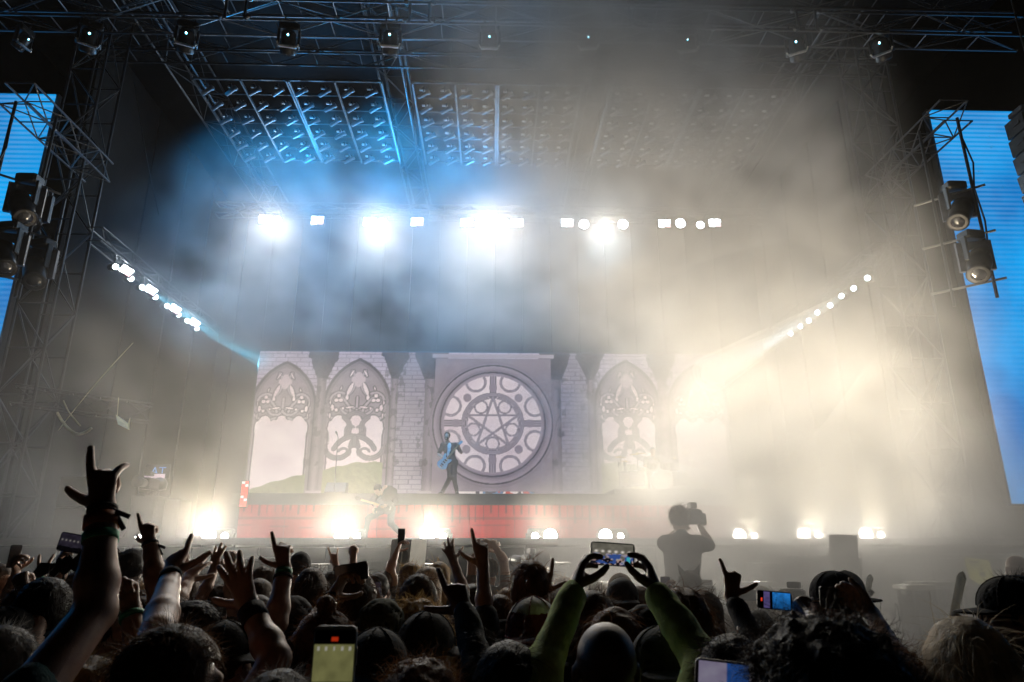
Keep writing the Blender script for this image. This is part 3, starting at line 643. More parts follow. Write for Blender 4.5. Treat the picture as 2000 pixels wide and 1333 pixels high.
# ------------------------------------------------------------------ people: bodies grown as one smooth surface
class Field:
    """signed distance field on a grid; every limb is blended in, then the skin is drawn through it"""
    def __init__(s, lo, hi, h):
        s.lo = np.array(lo, float); s.h = h; s.n = np.maximum(4, np.ceil((np.array(hi) - s.lo) / h).astype(int) + 1)
        s.D = np.full(s.n, 0.25, np.float32)
    def _win(s, lo, hi):
        a = np.clip(np.floor((np.asarray(lo) - s.lo) / s.h).astype(int), 0, s.n); b = np.clip(np.ceil((np.asarray(hi) - s.lo) / s.h).astype(int) + 1, 0, s.n)
        if np.any(b <= a): return None
        sl = tuple(slice(a[i], b[i]) for i in range(3))
        ax = [s.lo[i] + s.h * np.arange(a[i], b[i]) for i in range(3)]
        return sl, np.meshgrid(*ax, indexing='ij', sparse=True)
    def _blend(s, sl, d, k, cut=False):
        A = s.D[sl]
        if cut: s.D[sl] = np.maximum(A, -d); return
        if k <= 0: s.D[sl] = np.minimum(A, d); return
        t = np.clip(0.5 + 0.5 * (A - d) / k, 0, 1); s.D[sl] = A * (1 - t) + d * t - k * t * (1 - t)
    def cap(s, a, b, ra, rb, k=0.01):
        a = np.array(a, float); b = np.array(b, float); m = max(ra, rb) + k + 2 * s.h
        w_ = s._win(np.minimum(a, b) - m, np.maximum(a, b) + m)
        if w_ is None: return s
        sl, (X, Y, Z) = w_; d = b - a; L2 = d @ d + 1e-12
        t = np.clip(((X - a[0]) * d[0] + (Y - a[1]) * d[1] + (Z - a[2]) * d[2]) / L2, 0, 1)
        q = np.sqrt((X - a[0] - t * d[0]) ** 2 + (Y - a[1] - t * d[1]) ** 2 + (Z - a[2] - t * d[2]) ** 2) - (ra + (rb - ra) * t)
        s._blend(sl, q, k); return s
    def ell(s, c, r, k=0.01, M=None, cut=False):
        c = np.array(c, float); r = np.array(r, float); m = r.max() + k + 2 * s.h
        w_ = s._win(c - m, c + m)
        if w_ is None: return s
        sl, (X, Y, Z) = w_; x, y, z = X - c[0], Y - c[1], Z - c[2]
        if M is not None:
            M = np.array(M); x, y, z = (M[0, 0] * x + M[1, 0] * y + M[2, 0] * z, M[0, 1] * x + M[1, 1] * y + M[2, 1] * z, M[0, 2] * x + M[1, 2] * y + M[2, 2] * z)
        k0 = np.sqrt((x / r[0]) ** 2 + (y / r[1]) ** 2 + (z / r[2]) ** 2); k1 = np.sqrt((x / r[0] ** 2) ** 2 + (y / r[1] ** 2) ** 2 + (z / r[2] ** 2) ** 2) + 1e-9
        s._blend(sl, k0 * (k0 - 1) / k1, k, cut); return s
    def coords(s): return np.meshgrid(*[s.lo[i] + s.h * np.arange(s.n[i]) for i in range(3)], indexing='ij', sparse=True)
    def noise(s, freq, amp, seed=0):
        X, Y, Z = [np.ascontiguousarray(np.broadcast_to(a, s.D.shape)) for a in s.coords()]
        k = np.abs(s.D) < 3 * s.h + amp
        s.D[k] += amp * (vnoise3(X[k] * freq + seed, Y[k] * freq + seed * 1.7, Z[k] * freq) - 0.5) * 2; return s
    def mesh(s):
        D = s.D; S = D < 0; nx, ny, nz = D.shape
        # keep the border outside
        S[0] = S[-1] = False; S[:, 0] = S[:, -1] = False; S[:, :, 0] = S[:, :, -1] = False
        c = S[:-1, :-1, :-1].astype(np.int8)
        for i, j, k in ((1, 0, 0), (0, 1, 0), (0, 0, 1), (1, 1, 0), (1, 0, 1), (0, 1, 1), (1, 1, 1)): c += S[i:nx - 1 + i, j:ny - 1 + j, k:nz - 1 + k]
        cell = (c > 0) & (c < 8); I = np.argwhere(cell)
        if len(I) == 0: return np.zeros((0, 3)), np.zeros((0, 4), int)
        idx = np.full(cell.shape, -1, np.int32); idx[cell] = np.arange(len(I))
        corners = [(0, 0, 0), (1, 0, 0), (0, 1, 0), (1, 1, 0), (0, 0, 1), (1, 0, 1), (0, 1, 1), (1, 1, 1)]
        val = np.stack([D[I[:, 0] + a, I[:, 1] + b, I[:, 2] + g] for a, b, g in corners], 1); sg = np.stack([S[I[:, 0] + a, I[:, 1] + b, I[:, 2] + g] for a, b, g in corners], 1)
        acc = np.zeros((len(I), 3)); cnt = np.zeros(len(I)); C = np.array(corners, float)
        for p, q in ((0, 1), (2, 3), (4, 5), (6, 7), (0, 2), (1, 3), (4, 6), (5, 7), (0, 4), (1, 5), (2, 6), (3, 7)):
            x = sg[:, p] != sg[:, q]; d0, d1 = val[:, p], val[:, q]; den = d0 - d1; t = np.clip(np.where(np.abs(den) > 1e-9, d0 / np.where(np.abs(den) > 1e-9, den, 1), 0.5), 0, 1)
            acc += np.where(x[:, None], C[p] + t[:, None] * (C[q] - C[p]), 0); cnt += x
        V = s.lo + s.h * (I + acc / np.maximum(cnt, 1)[:, None])
        Q = []
        for ax in range(3):
            sl0 = [slice(1, -1)] * 3; sl0[ax] = slice(0, -1); sl1 = list(sl0); sl1[ax] = slice(1, None)
            A, B = S[tuple(sl0)], S[tuple(sl1)]; E = np.argwhere(A != B)
            if len(E) == 0: continue
            fwd = A[tuple(E.T)]; off = np.ones(3, int); off[ax] = 0; E = E + off
            u, v = [(1, 2), (2, 0), (0, 1)][ax]
            du = np.zeros(3, int); du[u] = 1; dv = np.zeros(3, int); dv[v] = 1
            g = lambda P: idx[P[:, 0], P[:, 1], P[:, 2]]
            q = np.stack([g(E - du - dv), g(E - dv), g(E), g(E - du)], 1)
            q = np.where(fwd[:, None], q, q[:, ::-1]); Q.append(q)
        return V, np.concatenate(Q)
def merge(parts):
    Vs, Qs, n = [], [], 0
    for V, Q in parts:
        if len(V) == 0: continue
        Vs.append(V); Qs.append(Q + n); n += len(V)
    return np.concatenate(Vs), np.concatenate(Qs)
def xform(V, M, t): return V @ np.array(M).T + np.array(t)

# ---- head, looking along +y, centre between the ears
def head_mesh(female=False, h=0.0065):
    f = Field((-.12, -.15, -.24), (.12, .15, .14), h); w_ = 0.94 if female else 1.0
    f.cap((0, -.02, -.07), (0, -.045, -.23), .054 * w_, .060 * w_, 0.02)
    f.ell((0, -.014, .030), (.075 * w_, .095, .086), .02); f.ell((0, .030, -.030), (.060 * w_, .062, .080), .02)
    f.cap((-.05 * w_, -.005, -.065), (0, .066, -.092), .020, .020, .03); f.cap((.05 * w_, -.005, -.065), (0, .066, -.092), .020, .020, .03)
    f.cap((-.038, .080, .020), (.038, .080, .020), .012, .012, .02)
    for s_ in (-1, 1): f.ell((s_ * .031, .098, .004), (.016, .014, .010), .004, cut=True); f.ell((s_ * .031, .082, .003), (.0125, .0125, .0125), .002); f.ell((s_ * .044, .062, -.03), (.02, .02, .02), .03)
    f.cap((0, .086, .010), (0, .112, -.028), .007, .012, .012); f.ell((-.011, .100, -.034), (.008, .010, .007), .008); f.ell((.011, .100, -.034), (.008, .010, .007), .008)
    f.cap((-.020, .088, -.062), (.020, .088, -.062), .006, .006, .010); f.cap((-.016, .088, -.073), (.016, .088, -.073), .007, .007, .008); f.ell((0, .078, -.100), (.02, .018, .016), .02)
    for s_ in (-1, 1): f.ell((s_ * .079 * w_, -.008, -.008), (.009, .019, .032), .006, Matrix.Rotation(R(s_ * -18), 3, 'Z'))
    return f.mesh()
HEADS = {False: head_mesh(False, .0085), True: head_mesh(True, .0085)}; HEADS_FAR = {False: head_mesh(False, .0135), True: head_mesh(True, .0135)}

# ---- hands: wrist at the origin, fingers along +z, palm towards -y, thumb on +x (right hand seen from its back)
FING = [((.026, 0, .091), (.044, .026, .021), .0102), ((.008, 0, .097), (.049, .030, .023), .0105), ((-.011, 0, .089), (.045, .028, .022), .0100), ((-.027, 0, .076), (.035, .021, .019), .0090)]
POSES = {  # per finger: (bend1, bend2, bend3, spread) and thumb segment directions
    'open': ([(.15, .2, .15, .26), (.08, .15, .1, .06), (.12, .18, .1, -.13), (.2, .25, .15, -.34)], [(.75, -.3, .6), (.72, -.2, .66), (.6, -.2, .77)]),
    'relaxed': ([(.35, .5, .3, .14), (.45, .6, .4, .04), (.5, .7, .4, -.05), (.5, .7, .4, -.16)], [(.7, -.4, .6), (.5, -.45, .74), (.35, -.4, .8)]),
    'point': ([(-.02, .06, .05, .05), (1.05, 1.7, 1.0, .0), (1.2, 1.65, 1.0, 0), (1.3, 1.6, 1.0, 0)], [(.72, -.35, .6), (.55, -.5, .67), (.2, -.6, .77)]),
    'point_loose': ([(-.05, .08, .06, .06), (.95, 1.2, .7, .02), (1.05, 1.25, .7, -.04), (.85, 1.0, .6, -.16)], [(.85, -.2, .5), (.78, -.1, .62), (.62, -.1, .78)]),
    'point_big': ([(-.04, .08, .06, .02), (1.15, 1.5, .9, .0), (1.3, 1.5, .9, 0), (.62, .25, .12, -.20)], [(.80, -.2, .58), (.72, -.1, .68), (.62, -.1, .77)]),
    'point_thumb': ([(-.02, .06, .05, .0), (1.05, 1.7, 1.0, .0), (1.2, 1.65, 1.0, 0), (1.3, 1.6, 1.0, 0)], [(.85, -.1, .5), (.85, 0, .53), (.80, .05, .6)]),
    'horns': ([(0, .08, .05, .16), (1.4, 1.5, .9, 0), (1.4, 1.5, .9, 0), (.0, .1, .05, -.30)], [(.6, -.6, .5), (-.1, -.75, .65), (-.7, -.45, .5)]),
    'shaka': ([(1.35, 1.5, .9, 0), (1.4, 1.5, .9, 0), (1.4, 1.5, .9, 0), (.0, .1, .05, -.42)], [(.85, -.1, .5), (.80, .0, .6), (.72, .05, .69)]),
    'knuckle': ([(.35, 1.25, .5, .02), (1.25, 1.55, .9, 0), (1.4, 1.5, .9, 0), (1.4, 1.5, .9, 0)], [(.55, -.6, .6), (.25, -.7, .65), (-.2, -.6, .6)]),
    'fist': ([(1.4, 1.55, .9, 0), (1.4, 1.55, .9, 0), (1.45, 1.5, .9, 0), (1.45, 1.5, .9, 0)], [(.55, -.6, .6), (.05, -.75, .65), (-.6, -.5, .5)]),
    'grip': ([(.75, .9, .5, .10), (.85, .9, .5, .02), (.9, 1.0, .5, -.04), (.95, 1.0, .5, -.1)], [(.6, -.7, .45), (.35, -.75, .6), (.2, -.5, .84)]),
    'pinch': ([(.35, .55, .3, .06), (.25, .5, .3, .0), (.35, .6, .35, -.06), (.5, .7, .4, -.16)], [(.6, -.72, .40), (.40, -.55, .75), (.25, -.40, .88)]),
}
def hand_caps(pose):
    caps = []; fingers, th = POSES[pose]
    for (mcp, ln, r), (b1, b2, b3, sp) in zip(FING, fingers):
        caps.append(((mcp[0] * .42, 0.002, .004), mcp, .0155, .0108, .012))
    caps.append(((.010, -.004, .03), (.0, -.004, .075), .016, .014, .012))
    for (mcp, ln, r), (b1, b2, b3, sp) in zip(FING, fingers):
        p = np.array(mcp); a = 0; r *= 1.12
        for l, b, rr, r2 in zip(ln, (b1, b2, b3), (r, r * .94, r * .86), (r * .96, r * .9, r * .82)):
            a += b; d = np.array([math.sin(sp) * max(0.0, math.cos(a)), -math.sin(a), math.cos(a) * math.cos(sp)]); d /= np.linalg.norm(d) + 1e-9
            q = p + d * l * .94; caps.append((p, q, rr, r2, .0025)); p = q
    p = np.array((.020, -.006, .022))
    for d, l, r1, r2 in zip(th, (.044, .034, .027), (.0165, .0125, .0112), (.0128, .0114, .0095)):
        d = np.array(d); d = d / np.linalg.norm(d); q = p + d * l; caps.append((p, q, r1, r2, .004)); p = q
    return caps
def hand_frame(fwd, palm):
    z = Vector(fwd).normalized(); y = -(Vector(palm)); y = (y - z * y.dot(z)).normalized(); x = y.cross(z)
    return np.array([[x.x, y.x, z.x], [x.y, y.y, z.y], [x.z, y.z, z.z]])
def arm_mesh(S, E, W, fwd, palm, pose, right, h=0.0062, g=1.0, bare_from=0.0, hs=1.0):
    """whole arm with its hand as one surface; right hand has the thumb on +x of the hand frame"""
    S, E, W = map(lambda p: np.array(p, float), (S, E, W)); M = hand_frame(fwd, palm)
    caps = []
    for a, b, ra, rb, k in hand_caps(pose):
        a, b = np.array(a, float) * hs, np.array(b, float) * hs
        if not right: a[0] *= -1; b[0] *= -1
        caps.append((M @ a + W, M @ b + W, ra * hs, rb * hs, k))
    d = W - E; u = np.cross(d, E - S); u = u / (np.linalg.norm(u) + 1e-9); x = M[:, 0]
    if bare_from < 0.99: caps.append((S + (E - S) * bare_from, E, .050 * g, .041 * g, .02))
    m1 = E + d * .28
    caps += [(E, m1, .041 * g, .043 * g, .015), (m1, E + d * .72, .043 * g, .031 * g, .015), (E + d * .70 + x * .006, W + x * .010, .028 * g, .0215 * g, .012), (E + d * .70 - x * .006, W - x * .010, .028 * g, .0215 * g, .012)]
    P = np.array([c[0] for c in caps] + [c[1] for c in caps]); f = Field(P.min(0) - .075, P.max(0) + .075, h)
    for a, b, ra, rb, k in caps[len(hand_caps(pose)):]: f.cap(a, b, ra, rb, k)
    for a, b, ra, rb, k in caps[:len(hand_caps(pose))]: f.cap(a, b, ra, rb, k)
    return f.mesh()

# ---- hair
def hair_mesh(style, seed, h=0.008, female=False):
    """hair volume in head space"""
    big = {'curly': .10, 'afro': .10}.get(style, 0.03); down = {'long': .42, 'wavy': .38, 'bob': .20, 'dread': .24}.get(style, .14)
    f = Field((-.11 - big, -.14 - big, -down - .05), (.11 + big, .13 + big, .16 + big), h)
    t = {'short': .012, 'buzz': .004, 'crop': .008, 'slick': .016, 'long': .016, 'wavy': .022, 'bob': .022, 'bun': .012, 'topknot': .010, 'curly': .052, 'afro': .055, 'dread': .024, 'pony': .011, 'messy': .022}[style]
    f.ell((0, -.016, .034), (.076 + t, .096 + t, .085 + t), .01)
    if style in ('long', 'wavy', 'bob'):
        lo = -down + .05
        for a in range(-5, 6):
            th = R(270 + a * 27); x, y = math.cos(th), math.sin(th); jig = .012 * math.sin(seed * 3 + a * 2.1)
            f.cap((x * .062, -.012 + y * .078, .03), (x * (.085 + .01 * abs(a) / 5) + jig, -.03 + y * .080, lo + .03 * math.sin(seed + a)), .030, .022 + .006 * math.sin(a * 1.9 + seed), .03)
    if style == 'bun': f.ell((0.005, -.10, .085), (.042, .042, .040), .012)
    if style == 'topknot': f.ell((0.01, -.03, .145), (.036, .036, .032), .012)
    if style == 'pony': f.cap((0, -.105, .05), (0.01, -.16, .02), .022, .028, .015); f.cap((0.01, -.16, .02), (.015, -.13, -.12), .028, .012, .015)
    if style == 'dread':
        for a in range(16):
            th = 2.4 * a + seed; rr = .03 + .055 * ((a * 7) % 5) / 5; f.cap((math.cos(th) * rr, -.02 + math.sin(th) * rr, .09), (math.cos(th) * (rr + .05), -.03 + math.sin(th) * (rr + .055), .145 - .05 * ((a * 3) % 4)), .013, .009, .006)
    # face and neck openings
    X, Y, Z = f.coords()
    f.ell((0, .105 + (t - .012) * .6, -.040), (.068 + t, .075, .112), 0, cut=True)
    if style not in ('long', 'wavy', 'bob'):
        f.D = np.maximum(f.D, (-Z - .075 - 0.25 * np.clip(-Y - .03, 0, 1)) + 0 * X)                 # nape line
        f.D = np.maximum(f.D, np.minimum((Y - .030 - .0 * X), -(Z - .055)) + 0 * X) if style not in ('curly', 'afro') else f.D
    amp = {'curly': .018, 'afro': .016, 'messy': .012, 'wavy': .008, 'dread': .006}.get(style, .004); fr = {'curly': 42, 'afro': 50, 'messy': 45, 'wavy': 30}.get(style, 55)
    f.noise(fr, amp, seed * 3.3)
    if style in ('curly', 'afro', 'messy'): f.noise(fr * 2.3, amp * .5, seed)
    return f.mesh()
def strands(V, n, length, wid, seed, droop=0.5, curl=0.0, up=0.3):
    """loose hairs standing off the hair surface, each a thin two-sided blade"""
    rg = np.random.default_rng(int(seed * 100) + 5); k = rg.integers(0, len(V), n); P = V[k].copy(); c = V.mean(0); c[2] = max(c[2], -.02)
    nrm = P - c; nrm /= np.linalg.norm(nrm, axis=1)[:, None] + 1e-9
    g = np.zeros_like(nrm); g[:, 2] = -1; tng = g - nrm * (nrm[:, 2] * -1)[:, None]; tng /= np.linalg.norm(tng, axis=1)[:, None] + .25
    loose = rg.random(n) < .25; k_ = np.where(loose, .8, .28)[:, None]
    d = nrm * k_ + tng * (.75 * np.where(loose, .3, 1.0))[:, None] + rg.normal(0, .28, nrm.shape); d[:, 2] += np.where(loose, up, 0); d /= np.linalg.norm(d, axis=1)[:, None]
    L_ = length * rg.uniform(.4, 1.3, n); side = np.cross(d, rg.normal(0, 1, d.shape)); side /= np.linalg.norm(side, axis=1)[:, None] + 1e-9
    seg = 3; rows = []; ph = rg.uniform(0, 6.28, n); p = P - d * .004
    for i in range(seg + 1):
        w_ = wid * (1 - .75 * i / seg)
        off = (side * (curl * np.sin(ph + i * 1.9))[:, None]); rows.append(np.stack([p + off - side * w_ / 2, p + off + side * w_ / 2], 1))
        d = d + np.array([0, 0, -droop * .35]); d /= np.linalg.norm(d, axis=1)[:, None]; p = p + d * (L_ / seg)[:, None]
    A = np.stack(rows, 1)  # n, seg+1, 2, 3
    VV = A.reshape(-1, 3); b = (np.arange(n) * (seg + 1) * 2)[:, None] + (np.arange(seg) * 2)[None, :]
    Q = np.stack([b, b + 1, b + 3, b + 2], -1).reshape(-1, 4)
    return VV, Q
def cap_mesh(brim, seed=0, beanie=False):
    """crown and brim in head space; brim: angle in degrees from the face (0 forward, 180 backward) or None"""
    f = Field((-.13, -.15, -.06), (.13, .16, .19), .0098); t = .017 if not beanie else .022
    f.ell((0, -.016, .042), (.077 + t, .097 + t, .088 + t), .01)
    X, Y, Z = f.coords(); f.D = np.maximum(f.D, (.018 if not beanie else -.02) + .18 * (Y * .25) - Z + 0 * X); inner = Field((-.13, -.15, -.06), (.13, .16, .19), .0098)
    inner.ell((0, -.016, .034), (.077 + t - .010, .097 + t - .010, .088 + t - .010), 0); f.D = np.maximum(f.D, -inner.D)
    if not beanie: f.ell((0, -.016, .146), (.010, .010, .006), .004)
    if beanie: f.noise(45, .005, seed)
    crown = f.mesh(); br = None
    if brim is not None:
        g = Field((-.13, -.02, -.06), (.13, .24, .12), .008); g.ell((0, .085, .030), (.082, .105, .040), 0)
        X, Y, Z = g.coords(); arch = .034 - 2.2 * X ** 2 - .12 * (Y - .06); g.D = np.maximum(g.D, np.abs(Z - arch) - .0055); g.D = np.maximum(g.D, (.066 - np.hypot(X, Y)) + 0 * Z)
        V, Q = g.mesh(); a = R(brim); M = [[math.cos(a), -math.sin(a), 0], [math.sin(a), math.cos(a), 0], [0, 0, 1]]; br = (xform(V - np.array([0, -.016, 0]), M, (0, -.016, 0)), Q)
    return crown, br

SKIN = [mat('skin_light', (0.46, 0.28, 0.20), 0.45, 0, 0.12, 30, 0.15, 350), mat('skin_tan', (0.34, 0.19, 0.125), 0.45, 0, 0.12, 30, 0.15, 350), mat('skin_dark', (0.13, 0.07, 0.048), 0.42, 0, 0.12, 30, 0.15, 350)]
def hair_mat(name, col): return mat('hair_' + name, col, 0.5, 0, 0.4, 30, 0.4, 160, 0.35, (1, 1, 0.16), trans=0.35)
HAIR = {'black': hair_mat('black', (.022, .016, .013)), 'brown': hair_mat('brown', (.085, .046, .026)), 'auburn': hair_mat('auburn', (.16, .07, .03)), 'blonde': hair_mat('blonde', (.42, .27, .11)), 'ash': hair_mat('ash_blonde', (.62, .52, .38)), 'grey': hair_mat('grey', (.18, .17, .16))}
def cloth(name, col): return mat('cloth_' + name, col, 0.85, 0, 0.2, 18, 0.35, 120)
CL = {'black': cloth('black', (.016, .016, .018)), 'charcoal': cloth('charcoal', (.04, .04, .045)), 'navy': cloth('navy', (.02, .028, .06)), 'grey': cloth('grey', (.16, .16, .165)), 'red': cloth('red', (.34, .02, .03)), 'green': cloth('lime_green', (.48, .62, .20)), 'teal': cloth('teal', (.012, .07, .08)), 'pink': cloth('pink', (.45, .22, .24)), 'white': cloth('white', (.7, .69, .66)), 'olive': cloth('olive', (.07, .075, .04)), 'maroon': cloth('maroon', (.12, .015, .02)), 'denim': cloth('denim', (.05, .075, .13)), 'tan': cloth('tan', (.30, .22, .13)), 'blue': cloth('blue', (.03, .09, .32))}
NOTORCH = None
_trouser = {}
def trousers_data():
    if 'm' not in _trouser:
        f = Field((-.32, -.24, -.02), (.32, .28, 1.05), .03); f.ell((0, 0, .93), (.175, .125, .12), .04)
        for s_ in (-1, 1): f.cap((s_ * .09, 0, .86), (s_ * .11, .02, .48), .095, .07, .04); f.cap((s_ * .11, .02, .48), (s_ * .12, -.01, .10), .07, .055, .03); f.ell((s_ * .125, .05, .045), (.05, .13, .045), .03)
        V, Q = f.mesh(); o = np_mesh('trousers', V, Q, CL['black']); _trouser['m'] = o.data; bpy.data.objects.remove(o)
    return _trouser['m']
_hair_cache, _cap_cache = {}, {}
def rotz(V, a): c, s = math.cos(a), math.sin(a); return V @ np.array([[c, s, 0], [-s, c, 0], [0, 0, 1]])
def person(label, px, py, Y, face=0, hair='short', hcol='black', shirt='black', skin=0, female=False, cap=None, capcol='black', arms=(), tilt=(0, 0), sleeves=.5, group='concertgoers in the crowd', build=1.0, beard=None, quality=1.0, ears=None, capcol2=None, glasses=False, ground=0.0, nstr=None, pos=None):
    """a standing concertgoer; (px,py) is the crown of the head in the photo, Y the distance from the camera.
    arms: dicts with side ('L'/'R'), elbow (px,py,Y), wrist (px,py,Y), hand direction as a second pixel point, pose, palm ('stage' or 'camera')"""
    top = Vector(pos) if pos else at(px, py, Y); H = top.z - ground; rg = random.Random(hash((px, py)) & 0xffff)
    extra = .02 if hair in ('curly', 'afro') else (.012 if cap else 0)
    root = empty('person', (top.x, top.y, ground)); tag(root, label, 'person', group)
    hc = np.array([0, 0, top.z - ground - .118 - extra * 1.6]); fa = R(face)
    HM = np.array(Matrix.Rotation(fa, 3, 'Z') @ Matrix.Rotation(R(tilt[0]), 3, 'X') @ Matrix.Rotation(R(tilt[1]), 3, 'Y'))
    V, Q = (HEADS if Y < 2.3 or glasses or abs(face) > 40 else HEADS_FAR)[female]; parts = [(xform(V, HM, hc), Q)]
    b = build * (.92 if female else 1.0); sh = hc[2] - .205; fb = fa * .6 if abs(face) < 120 else fa
    rot = lambda p: rotz(np.array([p], float), fb)[0]
    S = {'L': rot((-.172 * b, -.03, sh - .02)), 'R': rot((.172 * b, -.03, sh - .02))}
    M_ = np.array(Matrix.Rotation(fb, 3, 'Z'))
    shirt_f_caps = []; P0 = np.array([top.x, top.y, ground]); bands = []
    done = set(); hq = .0072 if Y < 2.5 else (.0084 if Y < 4 else .011); hq /= quality
    for A in arms:
        sd = A['side']; done.add(sd); s0 = S[sd]; E = np.array(at(*A['elbow'])) - P0; W = np.array(at(*A['wrist'])) - P0
        tip = A.get('tip'); fw = (np.array(at(*tip)) - P0 - W) if tip else (W - E)
        pal = {'stage': (0, 1, 0), 'camera': (0, -1, 0), 'left': (-1, 0, 0), 'right': (1, 0, 0), 'down': (0, 0, -1)}[A.get('palm', 'stage')] if isinstance(A.get('palm', 'stage'), str) else A['palm']
        # raised shoulders follow the arm a little
        s1 = s0 + np.array([0, 0, .04]) if E[2] > s0[2] else s0
        sl = A.get('sleeve', sleeves)
        parts.append(arm_mesh(s1, E, W, fw, pal, A.get('pose', 'open'), A.get('right', sd == 'R'), hq, A.get('girth', 1.0) * (0.9 if female else 1.0), min(.9, sl * .8), A.get('hs', 1.0)))
        shirt_f_caps.append((s1, E, W, sl)); bands.append((A, E, W))
    for sd, sg in (('L', -1), ('R', 1)):
        if sd in done: continue
        E = rot((sg * .23 * b, -.04, sh - .30)); W = rot((sg * .17 * b, .20, sh - .36)); shirt_f_caps.append((S[sd], E, W, sleeves))
        parts.append(arm_mesh(S[sd], E, W, rot((-sg * .3, 1, .15)), (-sg, 0, 0), 'relaxed', sd == 'R', .022, .95))
    # chest under the clothing joins head and arms
    f = Field((-.30, -.24, H * .5), (.30, .24, sh + .12), .034)
    f.cap(rot((-.13 * b, -.03, sh)), rot((.13 * b, -.03, sh)), .055, .055, .05); f.ell(rot((0, -.015, sh - .17)), (.145 * b, .095, .19), .05, M_); f.ell(rot((0, -.01, sh - .38)), (.135 * b, .09, .17), .05, M_); f.cap((0, -.03, sh), hc + HM @ np.array((0, -.03, -.12)), .058, .052, .03)
    parts.append(f.mesh()); V, Q = merge(parts)
    body = np_mesh('body', V, Q, SKIN[skin], root)
    # shirt with sleeves
    pts = [np.array((-.3, -.26, H * .48)), np.array((.3, .26, sh + .1))] + [c[k] for c in shirt_f_caps for k in (0, 1, 2)]
    P = np.array(pts); f = Field(P.min(0) - .09, P.max(0) + .09, (.0145 if Y < 2.4 and arms else .021) if Y < 3.2 else .028)
    f.cap(rot((-.145 * b, -.03, sh - .005)), rot((.145 * b, -.03, sh - .005)), .064, .064, .05); f.cap((0, -.04, sh + .0), (0, -.05, sh + .055), .085, .062, .04)
    f.ell(rot((0, -.015, sh - .18)), (.175 * b, .122, .22), .05, M_); f.ell(rot((0, -.01, sh - .40)), (.165 * b, .118, .22), .05, M_); f.ell((0, 0, H * .55), (.178 * b, .13, .14), .05, M_)
    for s0, E, W, sl in shirt_f_caps:
        if sl <= 0: continue
        if sl <= 1: f.cap(s0, s0 + (E - s0) * sl, .058 * b, .061 * b, .06)
        else: f.cap(s0, E, .060 * b, .056 * b, .06); f.cap(E, E + (W - E) * (sl - 1), .057 * b, .042 + .012 * (2 - sl), .03)
    f.noise(9, .010, rg.random() * 9)
    if Y < 3: f.noise(26, .0055, rg.random() * 9)
    V, Q = f.mesh(); np_mesh('shirt', V, Q, CL[shirt], root)
    tr = bpy.data.objects.new('trousers', trousers_data()); COL.objects.link(tr); tr.parent = root; tr.scale = (1, 1, H * .58 / 1.05 if H < 2.1 else 1.15); tr.rotation_euler.z = fb
    # hair
    near = Y < 4.5
    if hair and hair != 'bald':
        seed = rg.random() * 10 if near else float(rg.randrange(3)); key = (hair, round(seed, 3), female)
        if key not in _hair_cache: _hair_cache[key] = hair_mesh(hair, seed, .0092 if Y < 3 else .0135, female)
        V, Q = _hair_cache[key]
        n = nstr if nstr is not None else (int(2100 / max(1.4, Y - .3)) if near else 180)
        ln = {'long': .10, 'wavy': .09, 'curly': .055, 'afro': .05, 'bob': .06, 'bun': .045, 'messy': .05, 'dread': .05, 'pony': .05}.get(hair, .042)
        mult = {'curly': 2.4, 'afro': 2.4, 'messy': 1.6, 'wavy': 1.4, 'long': 1.2, 'buzz': .1, 'crop': .9}.get(hair, 1.1)
        Vs, Qs = strands(V, max(20, int(n * mult)), ln, .0016 * max(1.0, Y * .55), seed, .9 if hair in ('long', 'wavy') else .3, .012 if hair in ('curly', 'afro', 'messy') else .002, .0 if hair in ('long', 'wavy') else .3)
        if cap: V2 = V[V[:, 2] < .03] if False else V
        V, Q = merge([(V, Q), (Vs, Qs)]) if not cap else (V, Q)
        if cap: # hair under a cap: pull the crown in
            up_ = V[:, 2] > .02; V = V.copy(); V[up_] *= np.array([.93, .93, .90])
            if hair in ('long', 'wavy', 'bob'):
                low = V[V[:, 2] < -.05]
                if len(low) > 20: a = strands(low, n, ln, .0012 * max(1.0, Y * .55), seed, .9, .003, 0); V, Q = merge([(V, Q), a])
        np_mesh('hair', xform(V, HM, hc), Q, HAIR[hcol], root)
    if beard:
        f = Field((-.09, -.02, -.16), (.09, .13, .01), .0075); f.ell((0, .040, -.072), (.062, .060, .056), .02); X, Y_, Z = f.coords(); f.D = np.maximum(f.D, Z + .035 + .15 * np.abs(X) * 0 - .35 * np.clip(.05 - Y_, 0, 1)); f.ell((0, .10, -.066), (.022, .02, .010), 0, cut=True); f.noise(60, .004, 3)
        V, Q = f.mesh(); a = strands(V, 250, .02, .0012, 2.2, .6); V, Q = merge([(V, Q), a]); np_mesh('beard', xform(V, HM, hc), Q, HAIR[beard], root)
